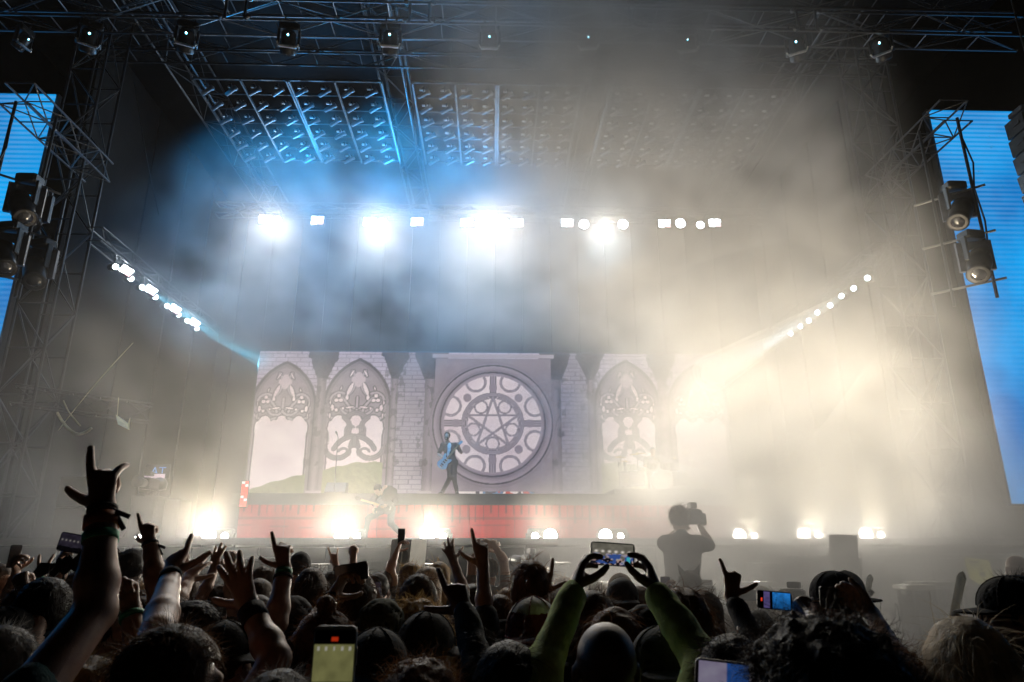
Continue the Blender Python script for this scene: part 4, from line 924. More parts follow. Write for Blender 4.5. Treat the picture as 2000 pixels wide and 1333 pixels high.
    if cap:
        key = cap
        if key not in _cap_cache:
            br = {'forward': 0, 'backward': 180, 'side': -70, 'beanie': None}[cap]; _cap_cache[key] = cap_mesh(br, 1, cap == 'beanie')
        (V, Q), br = _cap_cache[key]
        if capcol2:
            hi_ = V[Q].mean(1)[:, 2] > .098; c = np_mesh('cap', xform(V, HM, hc), Q[~hi_], CL[capcol], root); np_mesh('crown_panel', xform(V, HM, hc), Q[hi_], CL[capcol2], c)
        else: c = np_mesh('cap', xform(V, HM, hc), Q, CL[capcol], root)
        if Y < 3.6:
            sm_ = MB()
            if cap == 'beanie':
                for zz in (-.004, .012, .028): sm_.path([Vector(hc + HM @ np.array((.1005 * math.cos(t), -.016 + .1205 * math.sin(t), zz + .004 * math.sin(t)))) for t in np.linspace(0, 2 * math.pi, 25)], .0095, 5)
                sm_.build('knit_cuff', CL[capcol], c, True)
            else:
                for k in range(6):
                    a = k * math.pi / 3 + .3; sm_.path([Vector(hc + HM @ np.array((.0955 * math.cos(a) * math.cos(e), -.016 + .1155 * math.sin(a) * math.cos(e), .042 + .1065 * math.sin(e)))) for e in np.linspace(0, 1.5, 9)], .0022, 4)
                sm_.path([Vector(hc + HM @ np.array((.0915 * math.cos(t), -.016 + .1115 * math.sin(t), .022))) for t in np.linspace(0, 2 * math.pi, 25)], .0045, 4); sm_.build('seam', CL[capcol], c, True)
        if br: np_mesh('brim', xform(br[0], HM, hc), br[1], CL[capcol], c)
    if ears == 'cat':
        hb = MB(); pts = [Vector(hc + HM @ np.array((.092 * math.cos(t), -.01, .03 + .098 * math.sin(t)))) for t in np.linspace(.1, math.pi - .1, 12)]; hb.path(pts, .008); hbo = hb.build('headband', CL['black'], root)
        for s_ in (-1, 1):
            b0 = [Vector(hc + HM @ np.array(p)) for p in ((s_ * .035, .0, .122), (s_ * .085, .0, .095), (s_ * .060, -.03, .105), (s_ * .092, .0, .185))]
            link_mesh('cat_ear', b0, [(0, 1, 3), (1, 2, 3), (2, 0, 3), (0, 2, 1)], CL['black'], hbo)
    if glasses:
        g = MB()
        for s_ in (-1, 1):
            g.path([Vector(hc + HM @ np.array((s_ * .033 + .021 * math.cos(t), .108 - .01 * abs(math.cos(t)), .004 + .017 * math.sin(t)))) for t in np.linspace(0, 2 * math.pi, 13)], .0022, 5)
            g.tube(Vector(hc + HM @ np.array((s_ * .054, .100, .008))), Vector(hc + HM @ np.array((s_ * .080, .0, .006))), .0022, .0022, 5)
        g.tube(Vector(hc + HM @ np.array((-.012, .110, .006))), Vector(hc + HM @ np.array((.012, .110, .006))), .0022, .0022, 5)
        g.build('glasses', PLASTIC, root)
    for A, E, W in bands:
        for bi, (t, bc, wd) in enumerate(A.get('bands', ())):
            d = W - E; d = d / np.linalg.norm(d); c = E + (W - E) * t; r = (.031 if t > .9 else .036) * A.get('girth', 1.0) + .002
            q = MB().lathe([(r - .004, -wd / 2), (r, -wd / 2), (r, wd / 2), (r - .004, wd / 2)], c, d, 16).build('wristband', BAND[bc], root, True)
            if A.get('tail') == bi:
                for k in (0, 1): MB().box(Vector(c) + Vector((r + .018, -.01, -.01 - .02 * k)), (.05, .004, .012), Matrix.Rotation(R(20 + 35 * k), 3, 'Y')).build('strap_end', BAND[bc], q)
    return root
BAND = {'black': CL['black'], 'green': mat('band_green', (.05, .32, .16), .6), 'orange': mat('band_orange', (.55, .16, .05), .6), 'blue': mat('band_blue', (.03, .18, .6), .5), 'white': mat('band_white', (.7, .7, .7), .5)}
# ------------------------------------------------------------------ performers
def figure(label, loc, J, look, hair, hcol, shirt, pants, skin=0, hands=(), beard=None, sleeve=.6, group='musicians on stage', tee=None, shoe='black'):
    """a fully posed musician; joints J in metres about loc (feet at z=0), x to the photo's right, +y away from the camera"""
    root = empty('person', loc); tag(root, label, 'person', group); J = {k: np.array(v, float) for k, v in J.items()}
    HM = np.array(Matrix.Rotation(R(look[0]), 3, 'Z') @ Matrix.Rotation(R(look[1]), 3, 'X') @ Matrix.Rotation(R(look[2]), 3, 'Y')); hc = J['head']
    V, Q = HEADS[False]; parts = [(xform(V, HM, hc), Q)]
    P = np.array(list(J.values())); f = Field(P.min(0) - .2, P.max(0) + .2, .016)
    f.cap(J['neck'], hc + HM @ np.array((0, -.03, -.12)), .058, .052, .03); f.cap(J['shL'], J['shR'], .052, .052, .05); f.ell(J['chest'], (.145, .10, .19), .05)
    f.cap(J['chest'], J['pelvis'], .10, .11, .06)
    for s_ in 'LR':
        if 'kn' + s_ in J: f.cap(J['hip' + s_], J['kn' + s_], .078, .052, .03); f.cap(J['kn' + s_], J['an' + s_], .052, .034, .02); f.cap(J['an' + s_], J['toe' + s_], .036, .028, .02)
    parts.append(f.mesh())
    for s_, (fw, palm, pose, rt) in zip('LR', hands): parts.append(arm_mesh(J['sh' + s_], J['el' + s_], J['wr' + s_], fw, palm, pose, rt, .008))
    V, Q = merge(parts); np_mesh('body', V, Q, SKIN[skin], root)
    f = Field(P.min(0) - .2, P.max(0) + .2, .016)
    f.cap(J['shL'], J['shR'], .063, .063, .05); f.ell(J['chest'], (.17, .122, .21), .05); f.cap(J['chest'], J['pelvis'], .13, .145, .06)
    for s_ in 'LR':
        a, b, c = J['sh' + s_], J['el' + s_], J['wr' + s_]; f.cap(a, a + (b - a) * min(1, sleeve), .062, .064, .05)
        if sleeve > 1: f.cap(b, b + (c - b) * (sleeve - 1), .056, .046, .03)
    f.noise(10, .012, 2); V, Q = f.mesh(); np_mesh('jacket', V, Q, CL[shirt], root)
    if tee is not None:
        g = Field(J['chest'] - .35, J['chest'] + .3, .016); g.ell(J['chest'] + np.array((0, -.055, -.05)), (.085, .095, .26), .03); V, Q = g.mesh(); np_mesh('tee_shirt', V, Q, CL[tee], root)
    if 'knL' in J:
        f = Field(P.min(0) - .2, P.max(0) + .2, .016); f.cap(J['hipL'], J['hipR'], .105, .105, .05)
        for s_ in 'LR': f.cap(J['hip' + s_], J['kn' + s_], .096, .070, .04); f.cap(J['kn' + s_], J['an' + s_], .070, .054, .03)
        f.noise(12, .008, 5); V, Q = f.mesh(); np_mesh('trousers', V, Q, CL[pants], root)
        for s_ in 'LR':
            f = Field(J['an' + s_] - .3, J['an' + s_] + .3, .014); d = J['toe' + s_] - J['an' + s_]; f.cap(J['an' + s_] + np.array((0, 0, -.02)), J['toe' + s_], .05, .045, .03); X, Y, Z = f.coords(); f.D = np.maximum(f.D, .004 - Z + 0 * X + 0 * Y); V, Q = f.mesh(); np_mesh('shoe', V, Q, CL[shoe], root)
    if hair: V, Q = hair_mesh(hair, 2.0, .010); np_mesh('hair', xform(V, HM, hc), Q, HAIR[hcol], root)
    if beard:
        f = Field((-.09, -.02, -.16), (.09, .13, .01), .0075); f.ell((0, .040, -.072), (.062, .060, .056), .02); X, Y_, Z = f.coords(); f.D = np.maximum(f.D, Z + .035 - .35 * np.clip(.05 - Y_, 0, 1) + 0 * X); f.ell((0, .10, -.066), (.022, .02, .010), 0, cut=True)
        V, Q = f.mesh(); np_mesh('beard', xform(V, HM, hc), Q, HAIR[beard], root)
    return root
def guitar(label, c, head, loc, m, face=(0, -1, 0), scale=1.0):
    """solid electric guitar: double-cut body at c, neck towards the point head"""
    o = empty('electric_guitar', loc); tag(o, label, 'guitar'); c, hd = Vector(c), Vector(head); u = (hd - c).normalized(); n = Vector(face); n = (n - u * n.dot(u)).normalized(); w_ = n.cross(u)
    out = [(-.235, .0), (-.21, .10), (-.12, .155), (-.03, .125), (.03, .105), (.09, .135), (.19, .15), (.20, .11), (.13, .065), (.12, .0), (.13, -.06), (.165, -.10), (.155, -.135), (.08, -.13), (.02, -.11), (-.04, -.135), (-.13, -.165), (-.21, -.11)]
    MB().prism([(a * scale, b * scale) for a, b in out], c - n * -.02, u, w_, n * -.042).build('guitar_body', m, o)
    L_ = (hd - c).length
    MB().prism([(.10, -.025), (L_ - .14, -.021), (L_ - .14, .021), (.10, .025)], c + n * .022, u, w_, n * .022).build('neck', mat('maple', (.45, .27, .12), .4), o)
    MB().prism([(L_ - .15, -.022), (L_ - .02, -.05), (L_, -.01), (L_ - .03, .03), (L_ - .15, .022)], c + n * .020, u, w_, n * .016).build('headstock', m, o)
    for k in (-.10, -.02, .05): MB().prism([(k - .017, -.04), (k + .017, -.04), (k + .017, .04), (k - .017, .04)], c + n * .020, u, w_, n * .010).build('pickup', PLASTIC, o)
    MB().prism([(-.17, -.04), (-.14, -.04), (-.14, .04), (-.17, .04)], c + n * .020, u, w_, n * .014).build('bridge', CHROME, o)
    for k in (-.07, -.10): MB().lathe([(.012, 0), (.010, .016)], c + n * .020 + u * (-.16 + k * .3) + w_ * (k - .02), n, 8).build('knob', CHROME, o)
    return o
GX = at(877, 962, 20.0); gl = (GX.x, 20.0, RISER_Z)
figure('bearded guitarist in open black jacket and pale shirt striding on the riser', gl,
       dict(head=(-.10, -.02, 1.70), neck=(-.06, .02, 1.53), chest=(-.02, .02, 1.30), pelvis=(.05, .02, 1.0), shL=(-.22, .03, 1.45), shR=(.17, .03, 1.45), elL=(-.33, -.02, 1.17), wrL=(-.16, -.24, 1.02), elR=(.33, -.08, 1.22), wrR=(.27, -.30, 1.36),
            hipL=(-.04, .02, .95), hipR=(.13, .02, .95), knL=(.02, -.06, .50), anL=(-.20, .10, .10), toeL=(-.26, -.06, .05), knR=(.14, -.10, .50), anR=(.22, -.02, .10), toeR=(.25, -.20, .05)),
       (168, 12, 0), 'slick', 'brown', 'black', 'black', 0, [((.4, -.3, -.3), (.3, .6, -.5), 'grip', True), ((-.2, -.2, .9), (-.3, 1, 0), 'grip', False)], 'brown', .75, tee='white')
guitar('pale blue electric guitar slung across the bearded guitarist on the riser', (-.13, -.27, .93), (.36, -.33, 1.52), gl, mat('pale_blue_paint', (.45, .72, .78), .25, 0, .05, 5, coat=.6))
BX = at(748, 1056, 16.2); bl = (BX.x, 16.2, DECK)
figure('guitarist in dark clothes bent double over his guitar on the stage floor', bl,
       dict(head=(-.15, -.16, 1.12), neck=(.00, -.06, 1.18), chest=(.08, -.02, 1.02), pelvis=(.06, .06, .74), shL=(-.10, -.04, 1.14), shR=(.20, .0, 1.10), elL=(-.26, -.16, .88), wrL=(-.16, -.30, .72), elR=(.27, -.12, .82), wrR=(.08, -.30, .76),
            hipL=(-.03, .06, .70), hipR=(.14, .06, .70), knL=(-.34, -.14, .48), anL=(-.42, .02, .10), toeL=(-.50, -.12, .05), knR=(.18, -.16, .38), anR=(.42, .16, .12), toeR=(.45, .02, .05)),
       (140, -48, 0), 'crop', 'black', 'black', 'black', 1, [((-.3, -.2, -.4), (.3, .6, -.3), 'grip', True), ((-.4, -.2, -.2), (0, .6, .3), 'grip', False)], None, 1.6)
guitar('dark electric guitar held low by the bent guitarist', (.02, -.30, .74), (-.62, -.38, .92), bl, mat('black_lacquer', (.02, .02, .022), .2, coat=.8))
# ---- drummer, drum kit
DX = at(1288, 965, 21.0); dl = (DX.x, 21.0, RISER_Z)
plat = MB().bbox((0, .45, .12), (3.0, 2.2, .24), .02).build('drum_platform', PLY); plat.location = dl; tag(plat, 'low black platform beneath the drum kit', 'platform')
figure('drummer in loose dark shirt seated behind the drum kit in the smoke', (dl[0], 21.55, RISER_Z + .24),
       dict(head=(0, -.02, 1.28), neck=(0, .02, 1.10), chest=(0, .04, .90), pelvis=(0, .08, .58), shL=(-.20, .03, 1.03), shR=(.20, .03, 1.03), elL=(-.30, -.10, .80), wrL=(-.20, -.34, .74), elR=(.32, -.10, .80), wrR=(.22, -.34, .74),
            hipL=(-.10, .05, .55), hipR=(.10, .05, .55), knL=(-.24, -.36, .55), anL=(-.25, -.42, .10), toeL=(-.27, -.58, .05), knR=(.24, -.36, .55), anR=(.25, -.42, .10), toeR=(.27, -.58, .05)),
       (180, -6, 0), 'crop', 'black', 'black', 'black', 1, [((.2, -1, .1), (.3, 0, -1), 'grip', True), ((-.2, -1, .1), (-.3, 0, -1), 'grip', False)], None, .9)
kit = empty('drum_kit', (dl[0], 21.0, RISER_Z + .24)); tag(kit, 'dark drum kit with cymbals on chrome stands half lost in smoke', 'drum kit')
DRUM = mat('drum_shell', (.025, .022, .02), .4, 0, .2, 5, coat=.15); HEADM = mat('drum_head', (.55, .54, .50), .5)
def drum(name, c, r, hgt, ax=(0, 0, 1)):
    d = MB().lathe([(r, -hgt / 2), (r, hgt / 2)], c, ax, 24).build(name, DRUM, kit, True); a = Vector(ax).normalized()
    for s_ in (-1, 1): MB().lathe([(r * .97, -.004), (r * 1.03, -.01), (r * 1.03, .012), (r * .97, .012)], Vector(c) + a * (s_ * hgt / 2), ax, 24).build('hoop', CHROME, d, True)
    q = a.to_track_quat('Z', 'Y')
    for k in range(8): t = math.pi * 2 * k / 8; p = Vector(c) + q @ Vector((r * 1.015 * math.cos(t), r * 1.015 * math.sin(t), 0)); MB().tube(p - a * hgt * .35, p + a * hgt * .35, .009, .009, 6).build('lug', CHROME, d)
    return d
drum('bass_drum', (.05, .05, .30), .29, .46, (0, -1, 0)); drum('floor_tom', (-.62, .15, .38), .22, .42); drum('floor_tom', (-.92, .35, .36), .20, .44); drum('floor_tom', (.72, .15, .36), .24, .44)
drum('rack_tom', (-.17, .0, .78), .16, .22, (0, -.5, 1)); drum('rack_tom', (.24, .0, .78), .17, .24, (0, -.5, 1)); drum('snare_drum', (.35, .45, .55), .18, .15)
def cymbal(x, y, z, r, tilt, name='cymbal'):
    o = MB().lathe([(.012, .03), (.03, .028), (.05, .014), (r * .6, .006), (r, -.012), (r * .99, -.015), (.05, .008), (.012, .02)], (x, y, z), Vector((tilt, -.18, 1)), 26).build(name, mat('brass', (.55, .42, .16), .28, .9, .1), kit, True)
    s_ = MB().tube((x, y, .02), (x, y, z - .01), .011).build('stand', CHROME, kit)
    for k in range(3): t = k * 2.1 + x; MB().tube((x, y, .22), (x + .24 * math.cos(t), y + .24 * math.sin(t), .0), .009, .009, 6).build('stand_leg', CHROME, s_)
for a in ((-1.12, .1, 1.02, .19, .05), (-.92, .35, .92, .17, .1), (-.55, .3, 1.16, .26, -.12), (.62, .35, 1.02, .12, .1), (1.0, .3, 1.16, .24, .25), (1.22, .5, .95, .18, .3), (0.02, .35, 1.0, .16, 0)): cymbal(*a)
for x in (-1.22, -1.05): p = MB().path([(x, -.1, 0), (x, -.1, .75), (x + .1, .0, .85)], .008).build('microphone_stand', CHROME, kit); MB().lathe([(.012, -.09), (.02, -.05), (.026, .03), (.02, .055)], (x, -.1, .80), (.1, .1, 1), 10).build('microphone', PLASTIC, p)
ms = empty('microphone_stand', at(652, 965, 19.8).xy.to_3d() + Vector((0, 0, RISER_Z))); tag(ms, 'tall straight microphone stand standing on the riser before the second window', 'microphone stand')
MB().lathe([(.15, 0), (.15, .02), (.03, .035)], (0, 0, 0), (0, 0, 1), 18).build('base', STEEL, ms, True); MB().tube((0, 0, .02), (0, 0, 1.62), .012).build('pole', STEEL, ms); MB().tube((0, 0, 1.62), (-.02, -.06, 1.70), .010).build('clip', STEEL, ms); MB().lathe([(.014, -.10), (.02, -.02), (.028, .03), (.028, .06), (.015, .085)], (-.03, -.10, 1.73), (-.1, -.6, .35), 12).build('microphone', PLASTIC, ms, True)
wb = empty('wedge_monitor', at(658, 945, 20.6).xy.to_3d() + Vector((0, 0, RISER_Z))); tag(wb, 'black wedge loudspeaker behind the tall microphone stand', 'loudspeaker')
MB().prism([(-.2, 0), (.25, 0), (.25, .12), (-.05, .42), (-.2, .42)], (-.3, 0, 0), (0, -1, 0), (0, 0, 1), (.6, 0, 0)).build('cabinet', PLASTIC, wb); MB().prism([(-.27, 0), (.27, 0), (.27, .34), (-.27, .34)], (0, -.262, .13), (1, 0, 0), Vector((0, .30, .30)).normalized(), (0, -.012, -.012)).build('grille', BLACK, wb)

# ------------------------------------------------------------------ stage-left gear, screens and hanging things
def text(body, size, loc, rot, m, parent, name='lettering'):
    cu = bpy.data.curves.new(name, 'FONT'); cu.body = body; cu.size = size; cu.align_x = 'CENTER'; cu.align_y = 'CENTER'; cu.extrude = .002; cu.materials.append(m)
    t_ = bpy.data.objects.new(name, cu); COL.objects.link(t_); bpy.context.view_layer.update(); me = bpy.data.meshes.new_from_object(t_.evaluated_get(bpy.context.evaluated_depsgraph_get())); bpy.data.objects.remove(t_)
    o = bpy.data.objects.new(name, me); COL.objects.link(o); o.parent = parent; o.location = loc; o.rotation_euler = rot; return o
p = at(306, 921, 17.6); o = empty('letter_sign', p); tag(o, 'dark sign with blue dotted outline letters AT beside the stage', 'sign')
MB().bbox((0, .06, 0), (.62, .06, .36), .01).build('panel', BLACK, o); lb = emat('blue_letter_glow', (.16, .34, .72), .9); text('AT', .30, (0.03, .02, -.005), (R(90), 0, 0), lb, o); MB().tube((0, .1, -.18), (0, .1, -p.z + DECK), .03).build('post', STEEL, o)
p = at(301, 938, 17.4); o = empty('prompt_screen', p); tag(o, 'small pinkish white screen reading STAY below the blue letters', 'screen')
MB().box((0, 0, 0), (.50, .01, .30)).build('screen', emat('prompt_glow', (.78, .62, .74), .75), o); MB().bbox((0, .04, 0), (.54, .06, .34), .01).build('frame', BLACK, o)
text('STAY', .115, (0.02, -.008, .01), (R(90), 0, 0), emat('prompt_text', (.28, .2, .34), .4), o); MB().box((-.12, -.008, -.09), (.12, .003, .015)).build('text_line', emat('prompt_text', (.28, .2, .34), .4), o); MB().box((.02, -.008, -.07), (.05, .003, .01)).build('text_line', MATS['prompt_text'], o)
MB().tube((0, .06, -.15), (0, .06, -p.z + DECK), .02).build('post', STEEL, o)
def speaker_stack(label, px, py0, py1, wpx, Y, name='speaker_cabinet', m=None):
    a, b = at(px, py0, Y), at(px, py1, Y); base = max(DECK if Y > STAGE_Y else 0, min(b.z, 9)); base = DECK if Y > STAGE_Y else 0
    w_ = wpx / FPX * Y * .98; hgt = a.z - base; o = empty(name, (a.x, Y, base)); tag(o, label, 'loudspeaker', 'loudspeaker stacks'); n = max(1, round(hgt / .7))
    for i in range(n):
        c = MB().bbox((0, .3, (i + .5) * hgt / n), (w_, .6, hgt / n - .012), .015).build('cabinet', m or PLY, o)
        MB().bbox((0, -.008, (i + .5) * hgt / n), (w_ - .06, .016, hgt / n - .08), .006).build('grille', BLACK, c)
        for s_ in (-1, 1): MB().box((s_ * w_ * .505, .3, (i + .5) * hgt / n), (.014, .18, .06)).build('handle', STEEL, c)
    return o
speaker_stack('tall dark speaker stack under the small STAY screen', 283, 968, 1055, 50, 15.5)
speaker_stack('narrow dark speaker stack right of the STAY screen', 338, 975, 1055, 30, 15.8)
speaker_stack('broad dark speaker stack behind the raised pointing arm', 150, 930, 1055, 60, 15.0)
o = empty('jib_camera', at(288, 945, 16.0)); tag(o, 'broadcast camera on a stand left of the STAY screen', 'video camera')
MB().bbox((0, .1, 0), (.22, .5, .26), .02).build('camera_body', PLASTIC, o); MB().lathe([(.09, 0), (.10, .2), (.12, .34)], (0, -.15, 0), (0, -1, 0), 14).build('lens', PLASTIC, o, True); MB().bbox((.0, .0, .22), (.16, .2, .10), .01).build('viewfinder', PLASTIC, o)
MB().tube((0, .1, -.13), (0, .1, -o.location.z + DECK + .8), .05).build('column', STEEL, o)
for k in range(3): MB().tube((0, .1, -o.location.z + DECK + .9), (.45 * math.cos(k * 2.1), .1 + .45 * math.sin(k * 2.1), -o.location.z + DECK), .025).build('tripod_leg', STEEL, o)
for i, (x, y, hh) in enumerate(((286, 953, .3), (299, 948, .34), (311, 945, .36))):
    q = at(x, y + 3, 16.6); g = MB().lathe([(.05, -.12), (.16, -.10), (.18, .05), (.12, .15), (.02, .18)], (0, 0, 0), (0, 0, 1), 16).build('lamp_dome', PLASTIC, None, True); g.location = q
    MB().tube((0, 0, -.1), (0, 0, -q.z + DECK), .03).build('post', STEEL, g); tag(g, ('first', 'second', 'third')[i] + ' round black lamp head under the STAY screen', 'lamp', 'round lamps below the small screen')
o = empty('red_light_column', at(474, 990, 18.2)); tag(o, 'upright red and white light strip at the left end of the riser', 'light strip')
MB().bbox((0, .05, .32), (.19, .05, .70), .01).build('housing', BLACK, o)
for i in range(9):
    for k in (-1, 1): MB().box((k * .045, 0, .03 + i * .072), (.07, .03, .06)).build('light_cell', LAMP_RED if (i * 2 + k) % 5 else emat('white_cell', (.9, .8, .8), 1.2), o)
# cables, straps and a pale cloth hanging at the left wing
def cat_curve(pts, n=6):
    out = []
    for i in range(len(pts) - 1):
        p0, p1, p2, p3 = pts[max(i - 1, 0)], pts[i], pts[i + 1], pts[min(i + 2, len(pts) - 1)]
        for k in range(n):
            t = k / n; out.append(.5 * ((2 * p1) + (p2 - p0) * t + (2 * p0 - 5 * p1 + 4 * p2 - p3) * t * t + (3 * p1 - p0 - 3 * p2 + p3) * t ** 3))
    return out + [pts[-1]]
STRAP = mat('pale_strap', (.55, .52, .36), .7)
def hang(name, label, pix, Y, r, m, n=6):
    pts = cat_curve([at(x, y, Y) for x, y in pix]); b = pts[0]; o = MB().path([q - b for q in pts], r, n).build(name, m); o.location = b; tag(o, label, 'cable'); return o
hang('hanging_strap', 'thick pale strap looping low from the left tower', [(112, 806), (121, 822), (135, 838), (152, 848), (168, 844), (179, 836)], 14.3, .028, STRAP)
hang('hanging_strap', 'thin pale strap crossing above the looping strap', [(124, 783), (134, 804), (145, 818), (157, 832)], 14.5, .016, STRAP)
hang('guy_rope', 'taut thin rope slanting up from the left tower base', [(113, 842), (150, 795), (200, 735), (260, 670)], 14.8, .009, STRAP)
hang('guy_rope', 'long thin rope dropping from the roof at the left wing', [(262, 160), (285, 300), (310, 420)], 15.3, .008, STEEL)
cl = empty('hanging_cloth', at(240, 812, 15.0)); tag(cl, 'pale yellow cloth scrap hanging at the left wing', 'cloth')
a = [at(226, 810, 15.0), at(230, 829, 14.9), at(252, 840, 15.0), at(252, 828, 15.2), at(254, 816, 15.1), at(250, 826, 15.1)]; b = at(240, 812, 15.0)
vs = [q - b for q in a]; vs += [v + Vector((0, .012, 0)) for v in vs]
link_mesh('cloth', vs, [(0, 1, 2, 3), (3, 2, 4, 5), (9, 8, 7, 6), (11, 10, 8, 9), (0, 6, 7, 1), (1, 7, 8, 2), (0, 3, 9, 6), (2, 8, 10, 4)], mat('pale_cloth', (.6, .56, .36), .8), cl)
MB().tube(Vector((-.12, 0, .0)), Vector((-.16, 0, .4)), .008).build('tie', STRAP, cl)
truss('catwalk_truss', (-10.2, 14.5, at(100, 772, 14.5).z), (-7.9, 15.8, at(225, 800, 15.8).z - .1), .4, .4, 5, 'thin slanting truss at the left wing above the pale straps', STEEL, .018, rb=.01)

# ------------------------------------------------------------------ the pit between crowd and stage
def pit_box(label, px, py, wpx, Y, dep=.7, m=None, slab=False, hole=False):
    t = at(px, py, Y); w_ = wpx / FPX * Y * .97; o = empty('pit_speaker', (t.x, Y, 0)); tag(o, label, 'loudspeaker', 'speaker boxes in the pit'); H = t.z
    c = MB().bbox((0, dep / 2, H / 2), (w_, dep, H), .02).build('cabinet', m or PLY, o)
    if not hole: MB().bbox((0, -.01, H * .5), (w_ - .08, .02, H - .12), .008).build('grille', BLACK, c)
    MB().bbox((0, dep / 2, H + .012), (w_ + .04, dep + .05, .022), .006).build('top_board', mat('pale_board', (.35, .34, .32), .6), c)  # paler board: the lit box top put into the colour
    return o
for lab, px, py, w_, Y in (('speaker box with bright top right of the cameraman', 1423, 1091, 56, 11.0), ('lower speaker box between two bright topped boxes', 1515, 1104, 50, 10.6), ('wide speaker box below the second footlight from the right', 1592, 1089, 66, 11.2), ('bright topped speaker box left of the open raised hands', 372, 1107, 50, 10.8), ('speaker box left of the raised hand with wristbands', 505, 1093, 58, 11.2), ('speaker box with bright top edge behind the capped head', 608, 1105, 24, 11.0), ('small speaker box behind the blonde heads', 820, 1105, 34, 10.8), ('dark topped speaker box right of the tall held phone', 1095, 1102, 34, 10.8)):
    pit_box(lab, px, py, w_, Y)
def wedge_speaker(label, px, py, Y, tilt):
    """white fronted two-way monitor lying on its edge, round driver with a centre bar"""
    o = empty('white_speaker', at(px, py, Y)); o.rotation_euler = (0, R(tilt), R(-32)); tag(o, label, 'loudspeaker', 'white fronted speakers')
    c = MB().prism([(-.17, -.20), (.17, -.24), (.17, .22), (-.17, .20)], (0, -.02, 0), (1, 0, 0), (0, 0, 1), (0, .34, 0)).build('cabinet', WHITEP, o)
    MB().lathe([(.13, 0), (.13, .012), (.11, .016)], (.05, -.02, 0), (0, -1, 0), 24).build('driver_ring', WHITEP, c, True)
    MB().lathe([(.105, 0), (.10, .004)], (.05, -.034, 0), (0, -1, 0), 24).build('driver', mat('grey_cone', (.22, .21, .2), .6), c)
    MB().box((.05, -.044, 0), (.014, .012, .22)).build('centre_bar', WHITEP, c); return o
wedge_speaker('upper white speaker standing by the rightmost footlight', 1646, 1075, 9.8, 5); wedge_speaker('lower white speaker beneath the one by the rightmost footlight', 1653, 1120, 9.6, 8)
MB().box((0, 0, 0), (.3, .3, 1.35)).build('white_speaker_post', BLACK).location = at(1650, 1160, 9.75) - Vector((0, 0, .78)); tag(bpy.data.objects['white_speaker_post'], 'black post carrying the two white speakers', 'post')
wedge_speaker('narrow white speaker behind the tall held phone', 783, 1086, 9.6, 4); 
def rail(label, px0, px1, py, Y, th=.05, dep=.28, m=None):
    a, b = at(px0, py, Y), at(px1, py, Y); o = empty('barrier', ((a.x + b.x) / 2, Y, 0)); tag(o, label, 'barrier', 'pit barriers'); w_ = b.x - a.x; z = a.z
    MB().bbox((0, 0, z - th / 2), (w_, dep, th), .012).build('top_rail', m or mat('worn_aluminium', (.62, .61, .58), .35, .5), o)
    n = max(2, int(w_ / .5))
    for k in range(n + 1): MB().tube((-w_ / 2 + k * w_ / n, .02, 0), (-w_ / 2 + k * w_ / n, .02, z - th), .022).build('upright', STEEL, o)
    MB().box((0, .05, (z - th) / 2), (w_, .012, z - th - .1)).build('kick_plate', STEEL, o); return o
rail('bright barrier rail in front of the right hand pit boxes', 1372, 1550, 1148, 8.6); rail('barrier rail behind the raised phone and cap', 1120, 1215, 1137, 8.8); rail('short bright barrier rail by the light brown long hair', 968, 1012, 1146, 8.6); rail('bright barrier rail at the left between the raised hands', 345, 400, 1150, 8.4)
rail('thin barrier rail catching light right of the capped man', 1770, 1880, 1136, 9.0, .05, .2); rail('pale barrier step right of the dark held phone', 1755, 1815, 1142, 8.4, .06, .3); rail('short barrier rail behind the shaka hand', 1395, 1512, 1136, 9.2); rail('pale rail left of the second capped head', 1543, 1572, 1134, 9.2)
sg = empty('notice_board', at(1914, 1116, 7.6)); sg.rotation_euler = (0, R(4), R(8)); tag(sg, 'pale yellow notice sheet with small print at the right of the pit', 'sign')
nb = mat('notice_paper', (.62, .62, .32), .7, trans=.6)
MB().prism([(-.17, .13), (.13, .12), (.17, -.16), (-.0, -.15), (-.13, -.08)], (0, 0, 0), (1, 0, 0), (0, 0, 1), (0, .012, 0)).build('sheet', nb, sg)
for x, z, w_, hh in ((-.06, .09, .12, .022), (-.03, .055, .16, .008), (.02, .02, .03, .02), (.02, -.03, .07, .05), (.015, -.035, .03, .02)): MB().box((x, -.004 - abs(x) * .01, z), (w_, .003, hh)).build('printed_mark', mat('print_ink', (.12, .12, .07), .7), sg)
MB().tube((0, .03, -.1), (0, .03, -sg.location.z), .02).build('post', STEEL, sg)
hg = empty('equipment_box', (at(1800, 1058, 12.3).x, 12.2, 0)); tag(hg, 'long dark equipment box at the right foot of the stage', 'equipment box')
MB().bbox((0, .3, .98), (3.4, .6, 1.9), .03).build('box', PLY, hg)
for k in range(4): MB().bbox((-1.2 + k * .8, -.012, 1.0), (.74, .02, 1.7), .01).build('panel', PLY, hg)
